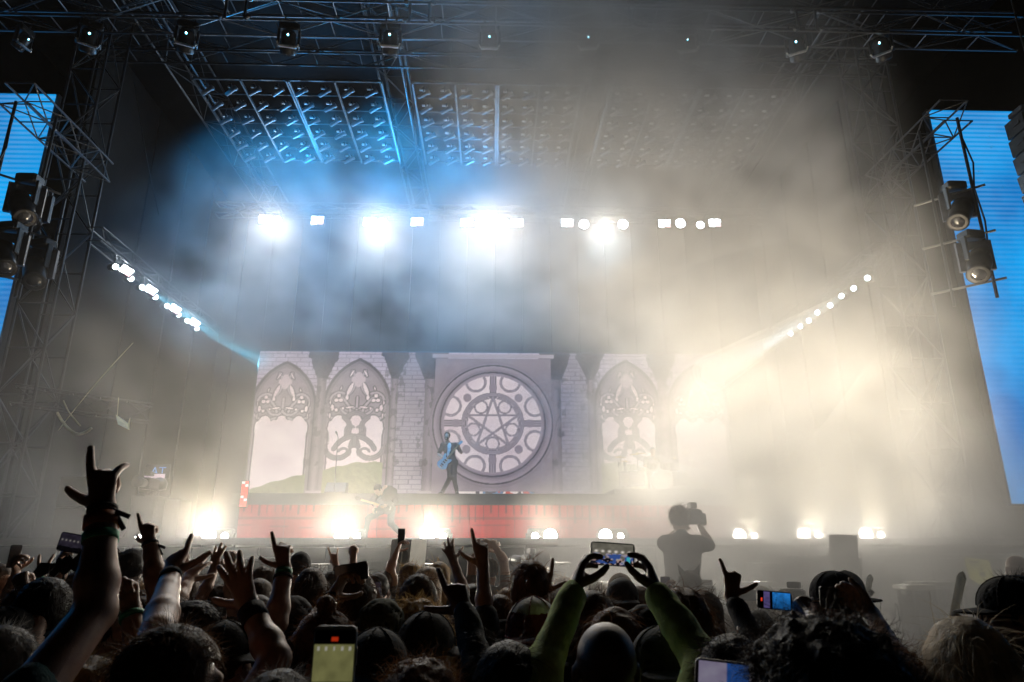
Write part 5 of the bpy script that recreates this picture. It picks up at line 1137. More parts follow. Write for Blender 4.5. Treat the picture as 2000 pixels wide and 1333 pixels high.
for i, (bx0, by0, bx1, by1, Y, lab) in enumerate(((1861, 1210, 1878, 1128, 3.6, 'upright white foam stick held beside the man in the black cap'), (1694, 1160, 1699, 1130, 5.2, 'white stick tip behind the dark held phone'))):
    a, b = at(bx0, by0, Y), at(bx1, by1, Y); o = empty('white_stick', a); tag(o, lab, 'stick'); d = b - a
    FOAM = mat('white_foam', (.8, .8, .76), .7, 0, .05, trans=.65); MB().tube((0, 0, 0), d, .018, .022, 12).build('stick', FOAM, o, True); MB().lathe([(.022, 0), (.016, .015), (.004, .03)], d, d, 12).build('tip', FOAM, o, True)
    for k in range(5): MB().lathe([(.024, -.007), (.030, 0), (.024, .007)], d.normalized() * (.012 * k - .03) + Vector((-.008 * (5 - k) + .03, 0, 0)), d + Vector((.02 * (k - 2), 0, 0)), 12).build('grip_ring', WHITEP, o, True)
    MB().tube((0, 0, -.02), (.02, 0, -a.z), .015).build('handle', BLACK, o)
_at0 = at
def at(px, py, Y):
    """the crowd stands a little farther back than first paced out"""
    return _at0(px, py, Y * 1.07 if Y < 6 else Y)
# ------------------------------------------------------------------ telephones held up by the crowd
def pic_stage(U, V, w_, h_, seed=0, tint=(1, 1, 1), bars=None):
    """the little live picture on a phone: dark band of heads, bright stage, lights"""
    u, v = U / w_, V / h_; n = fbm2(u * 6 + seed, v * 6)
    c = lin(120, 116, 104)[None, None, :] * (0.4 + 1.2 * n)[..., None] * np.array(tint)
    k = v < .22 + .08 * vnoise3(u * 9 + seed, np.zeros_like(u), np.zeros_like(u)); c[k] = lin(22, 20, 26) * (0.6 + n)[k][:, None]
    for i in range(6):
        g = np.exp(-(((u - .1 - .16 * i) / .035) ** 2 + ((v - .62) / .05) ** 2)); c += g[..., None] * lin(255, 245, 235)
    return c
def phone(label, c, right, up, w_, h_, picture=None, strength=.5, case=PLASTIC, face=-1, tk=.009):
    """c: world centre; right and up: directions of its width and height; the screen looks along face * (right x up)"""
    c, r, u = Vector(c), Vector(right).normalized(), Vector(up); u = (u - r * u.dot(r)).normalized(); n = r.cross(u) * -face * -1
    if n.y > 0: n = -n                                        # outward normal of the side seen from the crowd behind
    o = empty('smartphone', c); tag(o, label, 'smartphone'); M = Matrix((r, u, n)).transposed()
    b = MB(); rad = min(w_, h_) * .13; ring = []
    for (cx, cy, a0) in ((1, 1, 0), (-1, 1, 90), (-1, -1, 180), (1, -1, 270)):
        for k in range(4): a = R(a0 + 30 * k); ring.append((cx * (w_ / 2 - rad) + rad * math.cos(a), cy * (h_ / 2 - rad) + rad * math.sin(a)))
    N = len(ring)
    for z, s_ in ((-tk / 2, .97), (-tk / 3, 1.0), (tk / 3, 1.0), (tk / 2, .97)):
        for x, y in ring: b.v.append(M @ Vector((x * s_, y * s_, z)))
    for i in range(3):
        for k in range(N): b.f.append((i * N + k, i * N + (k + 1) % N, (i + 1) * N + (k + 1) % N, (i + 1) * N + k))
    b.f.append(tuple(reversed(range(N)))); b.f.append(tuple(range(3 * N, 4 * N))); b.build('case', case, o)
    if picture is None:
        for k in range(2): MB().lathe([(.012, 0), (.011, .004)], M @ Vector((-w_ * .38, h_ * (.30 - .3 * k), tk / 2)), n, 12).build('camera_lens', GLASS, o)
        MB().prism([(-w_ * .46, -h_ * .42), (w_ * .46, -h_ * .42), (w_ * .46, h_ * .42), (-w_ * .46, h_ * .42)], n * (tk / 2 + .0004), r, u, n * .0006).build('glass', GLASS, o)
    else:
        sw, sh_ = w_ * .93, h_ * .90; grid_screen('screen', M @ Vector((-sw / 2, -sh_ / 2, tk / 2 + .0012)), r * sw, u * sh_, 48, 30 if w_ > h_ else 76, lambda U, V: picture(U, V, sw, sh_), screen_mat('phone_picture_%g' % strength, strength), o)
    MB().box(r * (w_ / 2 + .0005) + u * (h_ * .15), (.003, .004, .03)).build('side_button', case, o); return o
def p_green(U, V, w_, h_):
    u, v = U / w_, V / h_; c = np.zeros(U.shape + (3,)); n = fbm2(u * 4, v * 7)
    a = (v > .36) & (v < .82); c[a] = (lin(168, 166, 108) * (.55 + .8 * n)[..., None])[a]; b = v < .30; c[b] = (lin(150, 146, 96) * (.4 + .9 * n)[..., None])[b]
    d = (np.abs(u - .5) < .09) & (np.abs(v - .885) < .022); c[d] = lin(255, 70, 30); e = (v > .74) & (v < .80) & (np.abs(np.mod(u * 5, 1) - .5) < .14); c[e] = lin(235, 232, 215); return c
def p_colour(U, V, w_, h_):
    u, v = U / w_, V / h_; c = pic_stage(U, V, w_, h_, 3); n = vnoise3(u * 16, v * 11, np.zeros_like(u)); m_ = vnoise3(u * 11 + 9, v * 9, np.zeros_like(u) + 4)
    k = (v < .55) & (n > .52); c[k] = np.stack([.25 + .5 * m_, .22 + .3 * n, .25 + .5 * (1 - m_)], -1)[k] * .8; k = (v < .5) & (m_ < .33); c[k] = lin(60, 90, 160); b = (u > .84) & (u < .93) & (v < .4); c[b] = lin(70, 190, 205); return c
def p_blue(U, V, w_, h_):
    u, v = U / w_, V / h_; n = fbm2(u * 7, v * 5); c = np.zeros(U.shape + (3,)); a = (u > .44) & (u < .98); c[a] = (lin(40, 130, 215) * (.25 + 1.1 * n * np.clip(v * 1.3, .2, 1))[..., None])[a]
    b = (u > .16) & (u < .36); c[b] = (lin(90, 80, 130) * (.3 + .9 * n)[..., None])[b]; d = (np.abs(u - .10) < .025) & (np.abs(v - .5) < .09); c[d] = lin(255, 70, 40); return c
def p_pink(U, V, w_, h_):
    u, v = U / w_, V / h_; n = fbm2(u * 5, v * 4); c = np.stack([.45 + .4 * n, .35 + .45 * n, .62 + .4 * n], -1); k = (np.abs(u - .55) < .16) & (v > .3); c[k] = (lin(60, 120, 220) * (.5 + n)[..., None])[k]; return c
def p_dim(U, V, w_, h_): return pic_stage(U, V, w_, h_, 8, (.5, .45, .9)) * .30
PX = Vector((1, 0, 0)); PZ_ = Vector((0, 0, 1))
def vdir(x0, y0, x1, y1, Y): return at(x1, y1, Y) - at(x0, y0, Y)
phone('dark cased phone held sideways behind the big pointing arm', at(141, 1061, 3.7), vdir(120, 1058, 165, 1066, 3.7), PZ_, .148, .100, p_dim, .5)
phone('slim phone held upright in a lit hand at the left edge', at(28, 1087, 4.5), Vector((.5, 1, 0)), Vector((.05, 0, 1)), .072, .145, None)
phone('black phone raised sideways above the long brown hair', at(686, 1118, 2.72), vdir(650, 1122, 712, 1112, 2.7), PZ_, .135, .068, None)
phone('near phone showing two greenish pictures and a red dot', at(651, 1308, 1.28), vdir(610, 1308, 690, 1308, 1.28), vdir(651, 1333, 653, 1250, 1.28), .078, .148, p_green, .30, GREYP)
phone('small phone held upright over the dark heads left of the curly bun', at(735, 1157, 4.7), vdir(726, 1158, 745, 1156, 4.7), PZ_, .070, .140, p_dim, .5)
phone('narrow phone held high in front of the red riser', at(784, 1048, 6.9), PX, PZ_, .068, .148, None)
phone('colourful phone held sideways by the person in green sleeves', at(1196, 1083, 2.25), vdir(1153, 1080, 1240, 1086, 2.25), vdir(1196, 1110, 1198, 1060, 2.25), .150, .076, p_colour, .62)
phone('small phone held upright beside the cameraman', at(1300, 1146, 5.0), PX, PZ_, .070, .140, p_dim, .5)
phone('phone with glowing blue picture held sideways by a dark hand', at(1512, 1173, 2.9), vdir(1486, 1172, 1540, 1177, 2.9), PZ_, .150, .074, p_blue, .8)
phone('dark phone held sideways in front of the man in cap and glasses', at(1640, 1169, 2.5), vdir(1615, 1168, 1668, 1172, 2.5), PZ_, .150, .076, None)
phone('phone with pink and blue picture at the bottom edge', at(1432, 1334, 1.36), vdir(1392, 1326, 1476, 1336, 1.36), PZ_, .150, .076, p_pink, .22)

# ------------------------------------------------------------------ the crowd
def arm(side, elbow, wrist, tip, pose='open', palm='stage', right=None, **k):
    d = dict(side=side, elbow=elbow, wrist=wrist, tip=tip, pose=pose, palm=palm, **k)
    if right is not None: d['right'] = right
    return d
T3 = lambda x, y, Y: (x, y, Y)
# left block
person('person at the left edge with lit face holding a slim phone', 2, 1103, 4.7, -70, 'crop', 'brown', 'black', 0, arms=[arm('R', (14, 1172, 4.55), (31, 1120, 4.55), (30, 1092, 4.5), 'grip', 'right')])
person('person throwing horns with a green wristband at the left', 52, 1150, 3.9, 0, 'short', 'brown', 'charcoal', 1, arms=[arm('R', (60, 1186, 3.85), (79, 1132, 3.95), (86, 1098, 4.0), 'horns', bands=((.96, 'green', .014),))])
person('person in a dark cap with raised fist at the left edge', 28, 1188, 2.75, -35, 'short', 'black', 'black', 0, cap='forward', capcol='black', arms=[arm('R', (66, 1222, 2.8), (47, 1153, 2.9), (36, 1118, 2.95), 'fist')], tilt=(8, 0))
person('large dark haired head in the crowd below the bat shaped toy', 98, 1138, 2.9, 0, 'bob', 'black', 'black', 0, female=True)
person('grey haired person in the bottom left corner', 16, 1230, 2.1, -25, 'short', 'grey', 'teal', 0)
person('person whose big bare arm points one finger up at the left', -150, 1195, 1.42, -10, 'short', 'brown', 'teal', 0, build=1.05, arms=[arm('R', (186, 1196, 1.66), (200, 994, 1.74), (199, 930, 1.76), 'point_big', girth=1.12, hs=1.06, sleeve=.45, bands=((.99, 'black', .010), (.86, 'orange', .030), (.70, 'green', .020)), tail=0)])
person('blonde with hair clips at the bottom left under the big arm', 182, 1290, 1.95, 5, 'bun', 'blonde', 'black', 0, female=True)
person('person in profile in the dark behind the big arm', 207, 1168, 2.6, -60, 'short', 'black', 'black', 1, arms=[arm('R', (272, 1318, 2.2), (257, 1192, 2.3), (246, 1130, 2.33), 'knuckle', palm='camera', right=False, girth=1.05, bands=((.88, 'green', .016),))])
person('person behind the big arm holding the dark cased phone sideways', 158, 1120, 4.1, 0, 'short', 'black', 'charcoal', 0, arms=[arm('L', (112, 1135, 4.0), (119, 1095, 3.85), (128, 1062, 3.72), 'pinch', 'right'), arm('R', (188, 1135, 4.0), (172, 1092, 3.85), (160, 1060, 3.72), 'pinch', 'left')])
person('person raising a bare arm with loose black wrist straps', 282, 1170, 3.3, 0, 'messy', 'brown', 'black', 0, arms=[arm('R', (306, 1140, 3.2), (293, 1062, 3.25), (287, 1030, 3.27), 'point', girth=1.15, bands=((.99, 'black', .012),), tail=0)])
person('person with dreadlocks standing out from the head', 262, 1078, 5.0, 10, 'dread', 'black', 'charcoal', 2)
person('dark bob haired person behind the pointing hand with watch', 320, 1098, 6.2, 0, 'bob', 'black', 'charcoal', 1, female=True)
person('person in red shirt with big dark head pointing upward with a watch on', 352, 1234, 1.52, -38, 'slick', 'brown', 'red', 0, arms=[arm('L', (308, 1236, 1.95), (334, 1124, 2.3), (352, 1070, 2.38), 'point_thumb', sleeve=.72, girth=1.1, bands=((.95, 'black', .026),))])
person('person reaching an open spread hand towards the stage lights', 338, 1176, 3.3, -10, 'messy', 'grey', 'grey', 0, arms=[arm('R', (342, 1186, 3.3), (366, 1136, 3.45), (388, 1100, 3.55), 'open', right=False)])
person('small curly fair head between the raised arms at the left', 293, 1140, 5.2, 0, 'curly', 'ash', 'black', 0)
person('person with slicked dark hair facing right below the open hands', 386, 1182, 2.65, -55, 'slick', 'black', 'black', 0)
person('person with two backlit open hands in front of the leftmost footlight', 430, 1150, 4.6, 0, 'messy', 'brown', 'charcoal', 0, arms=[arm('L', (396, 1168, 4.5), (418, 1112, 4.6), (425, 1072, 4.65), 'open'), arm('R', (452, 1165, 4.5), (444, 1116, 4.55), (456, 1078, 4.6), 'relaxed')])
person('fair haired woman behind the watch arm', 348, 1182, 2.9, 0, 'wavy', 'auburn', 'black', 0, female=True)
person('person with raised open palm and bead wristbands in the foreground', 552, 1313, 1.72, -10, 'crop', 'grey', 'black', 1, arms=[arm('L', (537, 1288, 1.95), (487, 1186, 2.05), (462, 1120, 2.08), 'open', right=True, girth=1.05, hs=1.05, sleeve=.5, bands=((.93, 'blue', .010), (.82, 'black', .050)))])
person('person in flat dark hat and pink top left of the elbow', 448, 1217, 2.55, -25, 'short', 'brown', 'pink', 0, female=True, cap='side', capcol='black')
person('hooded person raising a pointing hand with wristbands', 574, 1170, 3.1, 0, 'short', 'black', 'charcoal', 0, cap='beanie', capcol='charcoal', arms=[arm('L', (540, 1218, 2.9), (555, 1112, 3.0), (548, 1062, 3.02), 'point_loose', right=True, girth=1.1, bands=((.94, 'green', .022), (.84, 'black', .012)))])
person('capped head with glasses seen before the speaker box', 588, 1080, 5.8, 15, 'short', 'black', 'charcoal', 0, cap='forward', capcol='charcoal', glasses=True)
person('smooth round haired head right of the wristband arm', 610, 1114, 4.3, 0, 'long', 'brown', 'black', 0, female=True)
person('rounded dark head left of the wristband arm', 508, 1137, 4.6, 0, 'bob', 'brown', 'black', 0, female=True)
person('person with wild hair behind the open palm', 517, 1112, 5.6, 0, 'messy', 'brown', 'charcoal', 0)
person('person with a curly topknot holding up the black phone', 645, 1196, 2.5, -35, 'topknot', 'auburn', 'black', 0, arms=[arm('L', (592, 1252, 2.5), (648, 1168, 2.68), (672, 1128, 2.72), 'grip', 'right', right=True, sleeve=.85, bands=((.97, 'black', .012),))])
person('long brown haired woman under the raised black phone', 694, 1120, 2.95, 0, 'long', 'brown', 'black', 0, female=True)
person('person throwing small horns beneath the second footlight', 652, 1118, 6.6, 0, 'short', 'black', 'charcoal', 0, arms=[arm('R', (656, 1138, 6.6), (656, 1104, 6.7), (651, 1080, 6.7), 'horns')])
person('person with one arm raised straight at the second footlight', 700, 1112, 6.3, 0, 'short', 'brown', 'charcoal', 0, arms=[arm('R', (688, 1132, 6.3), (690, 1090, 6.4), (692, 1066, 6.4), 'fist')])
# middle block
person('person in a dark knitted beanie left of the blonde under a cap', 746, 1176, 2.75, 0, 'short', 'black', 'black', 0, cap='beanie', capcol='olive')
person('person in a plain black cap seen from behind near the bottom', 739, 1232, 2.08, 0, 'short', 'black', 'black', 0, cap='backward', capcol='black')
person('blonde with long hair under a backward tilted dark cap', 838, 1199, 2.3, -20, 'long', 'blonde', 'black', 0, female=True, cap='side', capcol='charcoal')
person('person with high curly bun above the sideways cap', 820, 1183, 2.9, 0, 'curly', 'blonde', 'black', 0, female=True)
person('frizzy brown hair at the bottom edge below the plain black cap', 822, 1306, 1.72, 0, 'messy', 'auburn', 'black', 0, female=True)
person('dark haired person in black sleeves raising a thumb and finger', 992, 1262, 1.95, 0, 'long', 'black', 'black', 2, female=True, arms=[arm('L', (938, 1322, 1.98), (907, 1196, 2.15), (884, 1140, 2.2), 'point_thumb', right=True, sleeve=1.97, girth=1.05, bands=((1.0, 'white', .008),))])
person('person with bare arm pointing up at the centre of the stage', 912, 1196, 3.15, 0, 'long', 'brown', 'charcoal', 0, female=True, arms=[arm('R', (946, 1198, 3.1), (943, 1108, 3.2), (938, 1066, 3.2), 'point_loose', sleeve=.95)])
person('person with open waving hand beneath the third footlight', 925, 1146, 4.6, 0, 'wavy', 'brown', 'grey', 0, female=True, arms=[arm('L', (906, 1156, 4.5), (886, 1098, 4.6), (875, 1066, 4.65), 'open', right=False)])
person('person holding a narrow phone high before the red riser', 752, 1118, 6.8, 0, 'short', 'brown', 'charcoal', 0, arms=[arm('R', (762, 1112, 6.8), (775, 1078, 6.85), (783, 1058, 6.88), 'grip', 'right')])
person('person holding both bent arms over the head in the haze', 955, 1092, 6.9, 0, 'short', 'brown', 'grey', 0, arms=[arm('L', (922, 1095, 6.9), (946, 1072, 6.9), (962, 1064, 6.9), 'relaxed'), arm('R', (984, 1094, 6.9), (966, 1068, 6.9), (952, 1062, 6.9), 'relaxed')], sleeves=.4)
person('blonde haired head beside the bright box top', 803, 1104, 5.6, 0, 'bob', 'blonde', 'charcoal', 0, female=True)
person('fair curly haired head rim lit under the third footlight', 836, 1112, 4.9, 0, 'wavy', 'ash', 'charcoal', 0, female=True)
person('second blonde head right of the fair curly one', 858, 1101, 5.8, 0, 'long', 'blonde', 'charcoal', 0, female=True)
person('broad dark round head below the fair curly head', 818, 1129, 3.7, 0, 'bob', 'brown', 'black', 0, female=True)
person('person holding a small phone upright left of the dark round head', 738, 1122, 4.9, 0, 'short', 'black', 'charcoal', 0, arms=[arm('R', (752, 1190, 4.75), (745, 1176, 4.72), (737, 1158, 4.7), 'grip', 'left')], nstr=60)
person('long light brown haired woman with a hair clip and one hand raised', 1035, 1103, 3.45, 0, 'wavy', 'auburn', 'black', 0, female=True, arms=[arm('R', (1060, 1212, 3.3), (1062, 1160, 3.4), (1066, 1125, 3.42), 'point_thumb', right=False)])
person('blonde small head beside the barrier rail at the centre', 992, 1154, 4.6, 0, 'bob', 'blonde', 'black', 0, female=True)
person('dark headed person left of the red and white cap', 975, 1166, 3.6, 0, 'short', 'brown', 'black', 0)
person('photographer with close cropped head and camera in the pit', 1058, 1075, 7.4, 20, 'crop', 'brown', 'charcoal', 0, group='photographers in the pit', arms=[arm('L', (1030, 1122, 7.4), (1037, 1106, 7.5), (1036, 1098, 7.55), 'grip', 'right')])
person('person in a red cap with white crown', 1040, 1171, 2.35, 0, 'short', 'brown', 'black', 0, cap='backward', capcol='maroon', capcol2='white')
person('grey haloed head behind the left green sleeve', 1156, 1163, 3.0, 0, 'bob', 'brown', 'black', 0)
person('bald person in lime green sleeves holding up the colourful phone', 1180, 1213, 1.78, 0, None, 'black', 'green', 2, build=1.08, arms=[arm('L', (1052, 1318, 1.92), (1122, 1156, 2.14), (1138, 1085, 2.24), 'pinch', (.8, .35, 0), right=False, sleeve=1.97, hs=1.04), arm('R', (1376, 1296, 1.95), (1284, 1164, 2.14), (1264, 1090, 2.24), 'pinch', (-.8, .35, 0), right=True, sleeve=1.97, hs=1.04)])
person('pale backlit round head between the green sleeves', 1164, 1138, 5.6, 0, 'short', 'ash', 'grey', 0)
person('man in backward cap with rim lit ears between the green sleeves', 1213, 1132, 3.9, 0, 'crop', 'brown', 'charcoal', 0, cap='backward', capcol='grey')
person('taller pale cap just behind the man with rim lit ears', 1210, 1122, 5.0, 0, 'short', 'brown', 'grey', 0, cap='forward', capcol='tan')
person('long fair haired woman behind the right green sleeve', 1245, 1150, 4.2, 0, 'long', 'auburn', 'charcoal', 0, female=True)
person('dark smooth head just left of the right green sleeve', 1258, 1188, 2.7, 0, 'short', 'black', 'black', 0, cap='beanie', capcol='black')
person('person in a worn grey cap beside the bald head', 1284, 1229, 2.2, 0, 'crop', 'brown', 'black', 0, cap='backward', capcol='charcoal')
person('dark long haired woman with brown hair tips right of the green sleeve', 1335, 1158, 2.8, -10, 'wavy', 'auburn', 'black', 0, female=True)
person('round short haired head behind the dark long haired woman', 1373, 1161, 4.0, 0, 'bob', 'brown', 'charcoal', 0)
person('person wearing cat ears in front of the cameraman', 1346, 1118, 5.5, 0, 'short', 'brown', 'tan', 0, ears='cat')
person('person holding a small phone beside the cameraman', 1318, 1168, 4.9, 0, 'long', 'auburn', 'charcoal', 0, female=True, arms=[arm('L', (1314, 1196, 5.0), (1306, 1172, 5.0), (1301, 1152, 5.0), 'grip', 'right')])
person('person with dark auburn waves behind the left green sleeve', 1200, 1198, 2.6, 0, 'wavy', 'auburn', 'black', 0, female=True)
# right block
person('person in black sleeve making a shaka sign', 1452, 1268, 2.75, 0, 'short', 'black', 'black', 1, arms=[arm('R', (1476, 1262, 2.75), (1428, 1166, 2.9), (1431, 1126, 2.92), 'shaka', right=False, sleeve=1.78, hs=1.05)])
person('glossy dark haired head with a hair clip near the bottom', 1428, 1246, 1.75, -15, 'pony', 'black', 'black', 0, female=True)
person('big curly dark head at the bottom right of centre', 1598, 1228, 1.22, 0, 'curly', 'black', 'black', 0, build=1.05)
person('person with dark hand holding the blue pictured phone', 1655, 1254, 2.25, 0, 'short', 'black', 'black', 2, arms=[arm('L', (1622, 1246, 2.6), (1578, 1204, 2.8), (1545, 1176, 2.9), 'grip', 'right', right=True, sleeve=.9)])
person('man in dark flat cap and glasses looking left over his shoulder', 1618, 1120, 3.2, 62, 'crop', 'brown', 'charcoal', 0, cap='backward', capcol='charcoal', glasses=True)
person('pale cap seen just behind the man in glasses', 1648, 1118, 3.9, -5, 'short', 'brown', 'charcoal', 0, cap='forward', capcol='charcoal')
person('brown curly haired person holding the dark phone with a bracelet', 1712, 1272, 1.85, 0, 'curly', 'auburn', 'grey', 1, female=True, arms=[arm('R', (1768, 1316, 2.15), (1703, 1200, 2.42), (1664, 1166, 2.5), 'grip', (-.5, -.6, 0), right=True, sleeve=.3, bands=((.2, 'white', .012),))])
person('person with yellow streaked hair beside the big curly head', 1682, 1240, 2.2, 0, 'bob', 'brown', 'black', 0, female=True)
person('blonde with long straight hair at the bottom right', 1876, 1216, 1.72, -8, 'long', 'ash', 'black', 0, female=True, nstr=900)
person('bearded man in black cap and glasses in profile at the right', 1956, 1131, 2.5, 80, 'crop', 'brown', 'black', 0, cap='forward', capcol='black', glasses=True, beard='auburn', build=1.12)
person('dark head just behind the bearded man in black cap', 1972, 1128, 3.0, 30, 'short', 'black', 'black', 0)
person('bald guard with lit scalp standing at the right of the pit', 1981, 1085, 5.2, 118, None, 'black', 'black', 0, group='crew in the pit')
person('dark haired person at the right edge behind the cap', 2000, 1130, 3.6, 0, 'messy', 'brown', 'black', 0)
person('backlit photographer with pale hood and long lens in the pit', 1448, 1150, 6.6, 20, 'short', 'ash', 'tan', 0, group='photographers in the pit', arms=[arm('L', (1395, 1190, 6.6), (1390, 1168, 6.7), (1378, 1160, 6.75), 'grip', 'right')])
person('pale haired photographer hazy behind the blue pictured phone', 1485, 1148, 6.3, 10, 'long', 'ash', 'grey', 0, female=True, group='photographers in the pit')
person('photographer bending over a long lens left of the capped man', 1560, 1165, 5.4, 35, 'short', 'black', 'charcoal', 0, group='photographers in the pit', cap='beanie', capcol='black', arms=[arm('R', (1572, 1200, 5.3), (1558, 1178, 5.35), (1548, 1168, 5.4), 'grip', 'left')])
# cameraman on a step in the pit
ST = .62
stp = empty('camera_step', (at(1338, 1150, 7.0).x, 7.05, 0)); tag(stp, 'wooden step under the standing cameraman in the pit', 'step'); MB().bbox((0, 0, ST / 2), (.9, .7, ST), .02).build('box', PLY, stp); MB().bbox((0, 0, ST + .008), (.94, .74, .016), .004).build('tread', mat('pale_board', (.35, .34, .32), .6), stp)
person('cameraman with tousled hair standing above the crowd filming the stage', 1325, 992, 7.0, 0, 'messy', 'brown', 'charcoal', 0, group='photographers in the pit', ground=ST + .016, sleeves=.8, build=1.08,
       arms=[arm('R', (1388, 1066, 7.0), (1366, 1026, 7.2), (1352, 1010, 7.3), 'grip', 'left', sleeve=.85, girth=1.1), arm('L', (1298, 1062, 7.1), (1322, 1036, 7.3), (1340, 1022, 7.35), 'grip', 'right', sleeve=.85)], nstr=300)
def video_camera(label, px, py, Y, s=1.0, yaw=0, lens=.30):
    o = empty('camera', at(px, py, Y), R(yaw)); o.scale = (s, s, s); tag(o, label, 'camera', 'cameras in the pit')
    MB().bbox((0, 0, 0), (.13, .18, .12), .015).build('camera_body', PLASTIC, o); MB().lathe([(.04, 0), (.045, lens * .6), (.055, lens)], (0, .09, 0), (0, 1, 0), 14).build('lens', PLASTIC, o, True); MB().bbox((.0, -.02, .09), (.06, .10, .05), .008).build('viewfinder', PLASTIC, o)
    MB().lathe([(.058, 0), (.056, .03)], (0, .09 + lens, 0), (0, 1, 0), 14).build('lens_hood', PLASTIC, o, True); MB().bbox((.085, .0, -.02), (.04, .1, .1), .008).build('grip', PLASTIC, o); return o
video_camera('large camera held beside the head of the cameraman', 1352, 1010, 7.25, 1.25)
video_camera('camera of the cropped headed photographer in the pit', 1036, 1096, 7.5, 1.1, 20)
video_camera('long lens camera held by the backlit pale photographer', 1378, 1158, 6.75, 1.0, 60, .5)
video_camera('long lens camera left of the man in cap and glasses', 1548, 1166, 5.4, 1.0, 50, .42)
# bat shaped toy held over the crowd
bt = empty('bat_toy', at(126, 1104, 3.6)); tag(bt, 'black bat shaped toy with spread wings above the heads at the left', 'toy')
wing = [(0, .02), (.03, .05), (.045, .02), (.10, .06), (.155, .035), (.13, .0), (.12, -.045), (.085, -.02), (.06, -.06), (.03, -.03), (0, -.05), (-.03, -.03), (-.06, -.05), (-.085, -.02), (-.14, -.03), (-.17, .0), (-.12, .045), (-.045, .02), (-.03, .05)]
MB().prism(wing, (0, 0, 0), Vector((.95, 0, .25)), Vector((-.25, 0, .95)), (0, .012, 0)).build('wings', CL['black'], bt); MB().lathe([(.0, -.05), (.022, -.02), (.024, .02), (.0, .055)], (0, .0, 0), (0, .1, 1), 12).build('torso', CL['black'], bt, True); MB().tube((0, .01, -.04), (.01, .02, -.34), .006).build('stick', STEEL, bt)
# remaining heads between the ones picked out above
listed = [(o.location.x, o.location.y) for o in COL.objects if o.name.startswith('person')]
rf = random.Random(5); HS = ['short', 'long', 'bob', 'messy', 'short', 'wavy', 'crop', 'bun']; CS = ['black', 'brown', 'brown', 'auburn', 'black', 'blonde']; SS = ['black', 'charcoal', 'navy', 'grey', 'olive', 'maroon', 'denim', 'black']
LH = {'short': 'short', 'long': 'long', 'bob': 'bobbed', 'messy': 'tousled', 'wavy': 'wavy', 'crop': 'cropped', 'bun': 'bunned'}; n_fill = 0; seen_lab = {}
marks = [(70, 'the raised fist at the left edge'), (200, 'the big pointing arm'), (300, 'the loose wrist straps'), (400, 'the watch arm'), (500, 'the open palm'), (590, 'the wristband arm'), (690, 'the raised black phone'), (790, 'the narrow phone'), (880, 'the black sleeved arm'), (960, 'the bare pointing arm'), (1050, 'the red cap'), (1150, 'the left green sleeve'), (1230, 'the colourful phone'), (1330, 'the right green sleeve'), (1420, 'the shaka hand'), (1520, 'the blue pictured phone'), (1640, 'the capped man in glasses')]
for row, Y in enumerate((3.0, 3.5, 4.0, 4.6, 5.2, 5.8, 6.4)):
    xs = np.arange(-.52 * Y * 1.5, .33 * Y * 1.5, .43)
    for x in xs:
        X = x + rf.uniform(-.12, .12); y = Y + rf.uniform(-.2, .2); H = rf.uniform(1.56, 1.74)
        if any(abs(X - a) < .24 and abs(y - b) < .33 for a, b in listed): continue
        pxx = 962 + X / (y * .955) * FPX
        if pxx < -30 or pxx > 1720 or (Y > 5 and pxx > 1290): continue
        listed.append((X, y)); hs, hcx, ss = rf.choice(HS), rf.choice(CS), rf.choice(SS)
        mk = min(marks, key=lambda m_: abs(m_[0] - pxx))[1]; lab = f'{LH[hs]} {hcx} haired head, {ss} top, {ords[row]} row near {mk}'
        k = seen_lab.get(lab, 0); seen_lab[lab] = k + 1
        if k: continue
        person(lab, 1000 + row, int(pxx), y, rf.uniform(-20, 20), hs, hcx, ss, rf.choice((0, 0, 1, 2)), hs in ('long', 'bob', 'wavy', 'bun'), pos=(X, y, H), cap=rf.choice((None, None, None, None, 'backward')) if hs in ('short', 'crop', 'long') else None, capcol=rf.choice(('black', 'charcoal', 'navy')), tilt=(rf.uniform(-6, 6), rf.uniform(-5, 5)), nstr=300); n_fill += 1
print('filled', n_fill)
# ------------------------------------------------------------------ smoke and haze
SMOKE_BLOBS = [((4.4, 10.3, 4.6), (3.5, 3.1, 5.6), .23), ((5.9, 12.2, 4.5), (2.1, 1.8, 5.0), .14), ((4.4, 15.6, 7.0), (3.6, 1.9, 2.3), .17), ((3.3, 10.4, 8.8), (4.1, 2.7, 5.4), .23), ((1.6, 10.5, 11.6), (4.2, 2.4, 4.3), .25), ((-4.8, 10.6, 3.0), (5.2, 3.2, 4.0), .075),
               ((0, 18, 7), (11, 7.5, 6.2), .013), ((3.0, 19.4, 12.0), (2.8, 2, 2.8), .10), ((-3.4, 17.9, 10.3), (8.2, 3.2, 4.6), .11), ((0.8, 14.6, 6.5), (4.2, 1.8, 5.0), .045),
               ((3.2, 22.5, 5.4), (4.8, 1.5, 3.2), .22), ((2.5, 6.2, 1.75), (2.7, 2.8, 1.8), .52), ((-1.5, 12.7, 2.5), (8.5, 1.0, .8), .06), ((6.4, 12.5, 2.6), (3.8, 1.2, 1.0), .14), ((-8.7, 20, 8.7), (2, 6.5, 1.6), .09), ((8.7, 20, 8.4), (2, 6.5, 1.6), .09), ((0, 14, 3), (30, 30, 11), .0010)]
SM_LO, SM_HI, SM_RES = (-14, 3.5, 0.02), (14, 25.8, 16.5), (112, 90, 66)
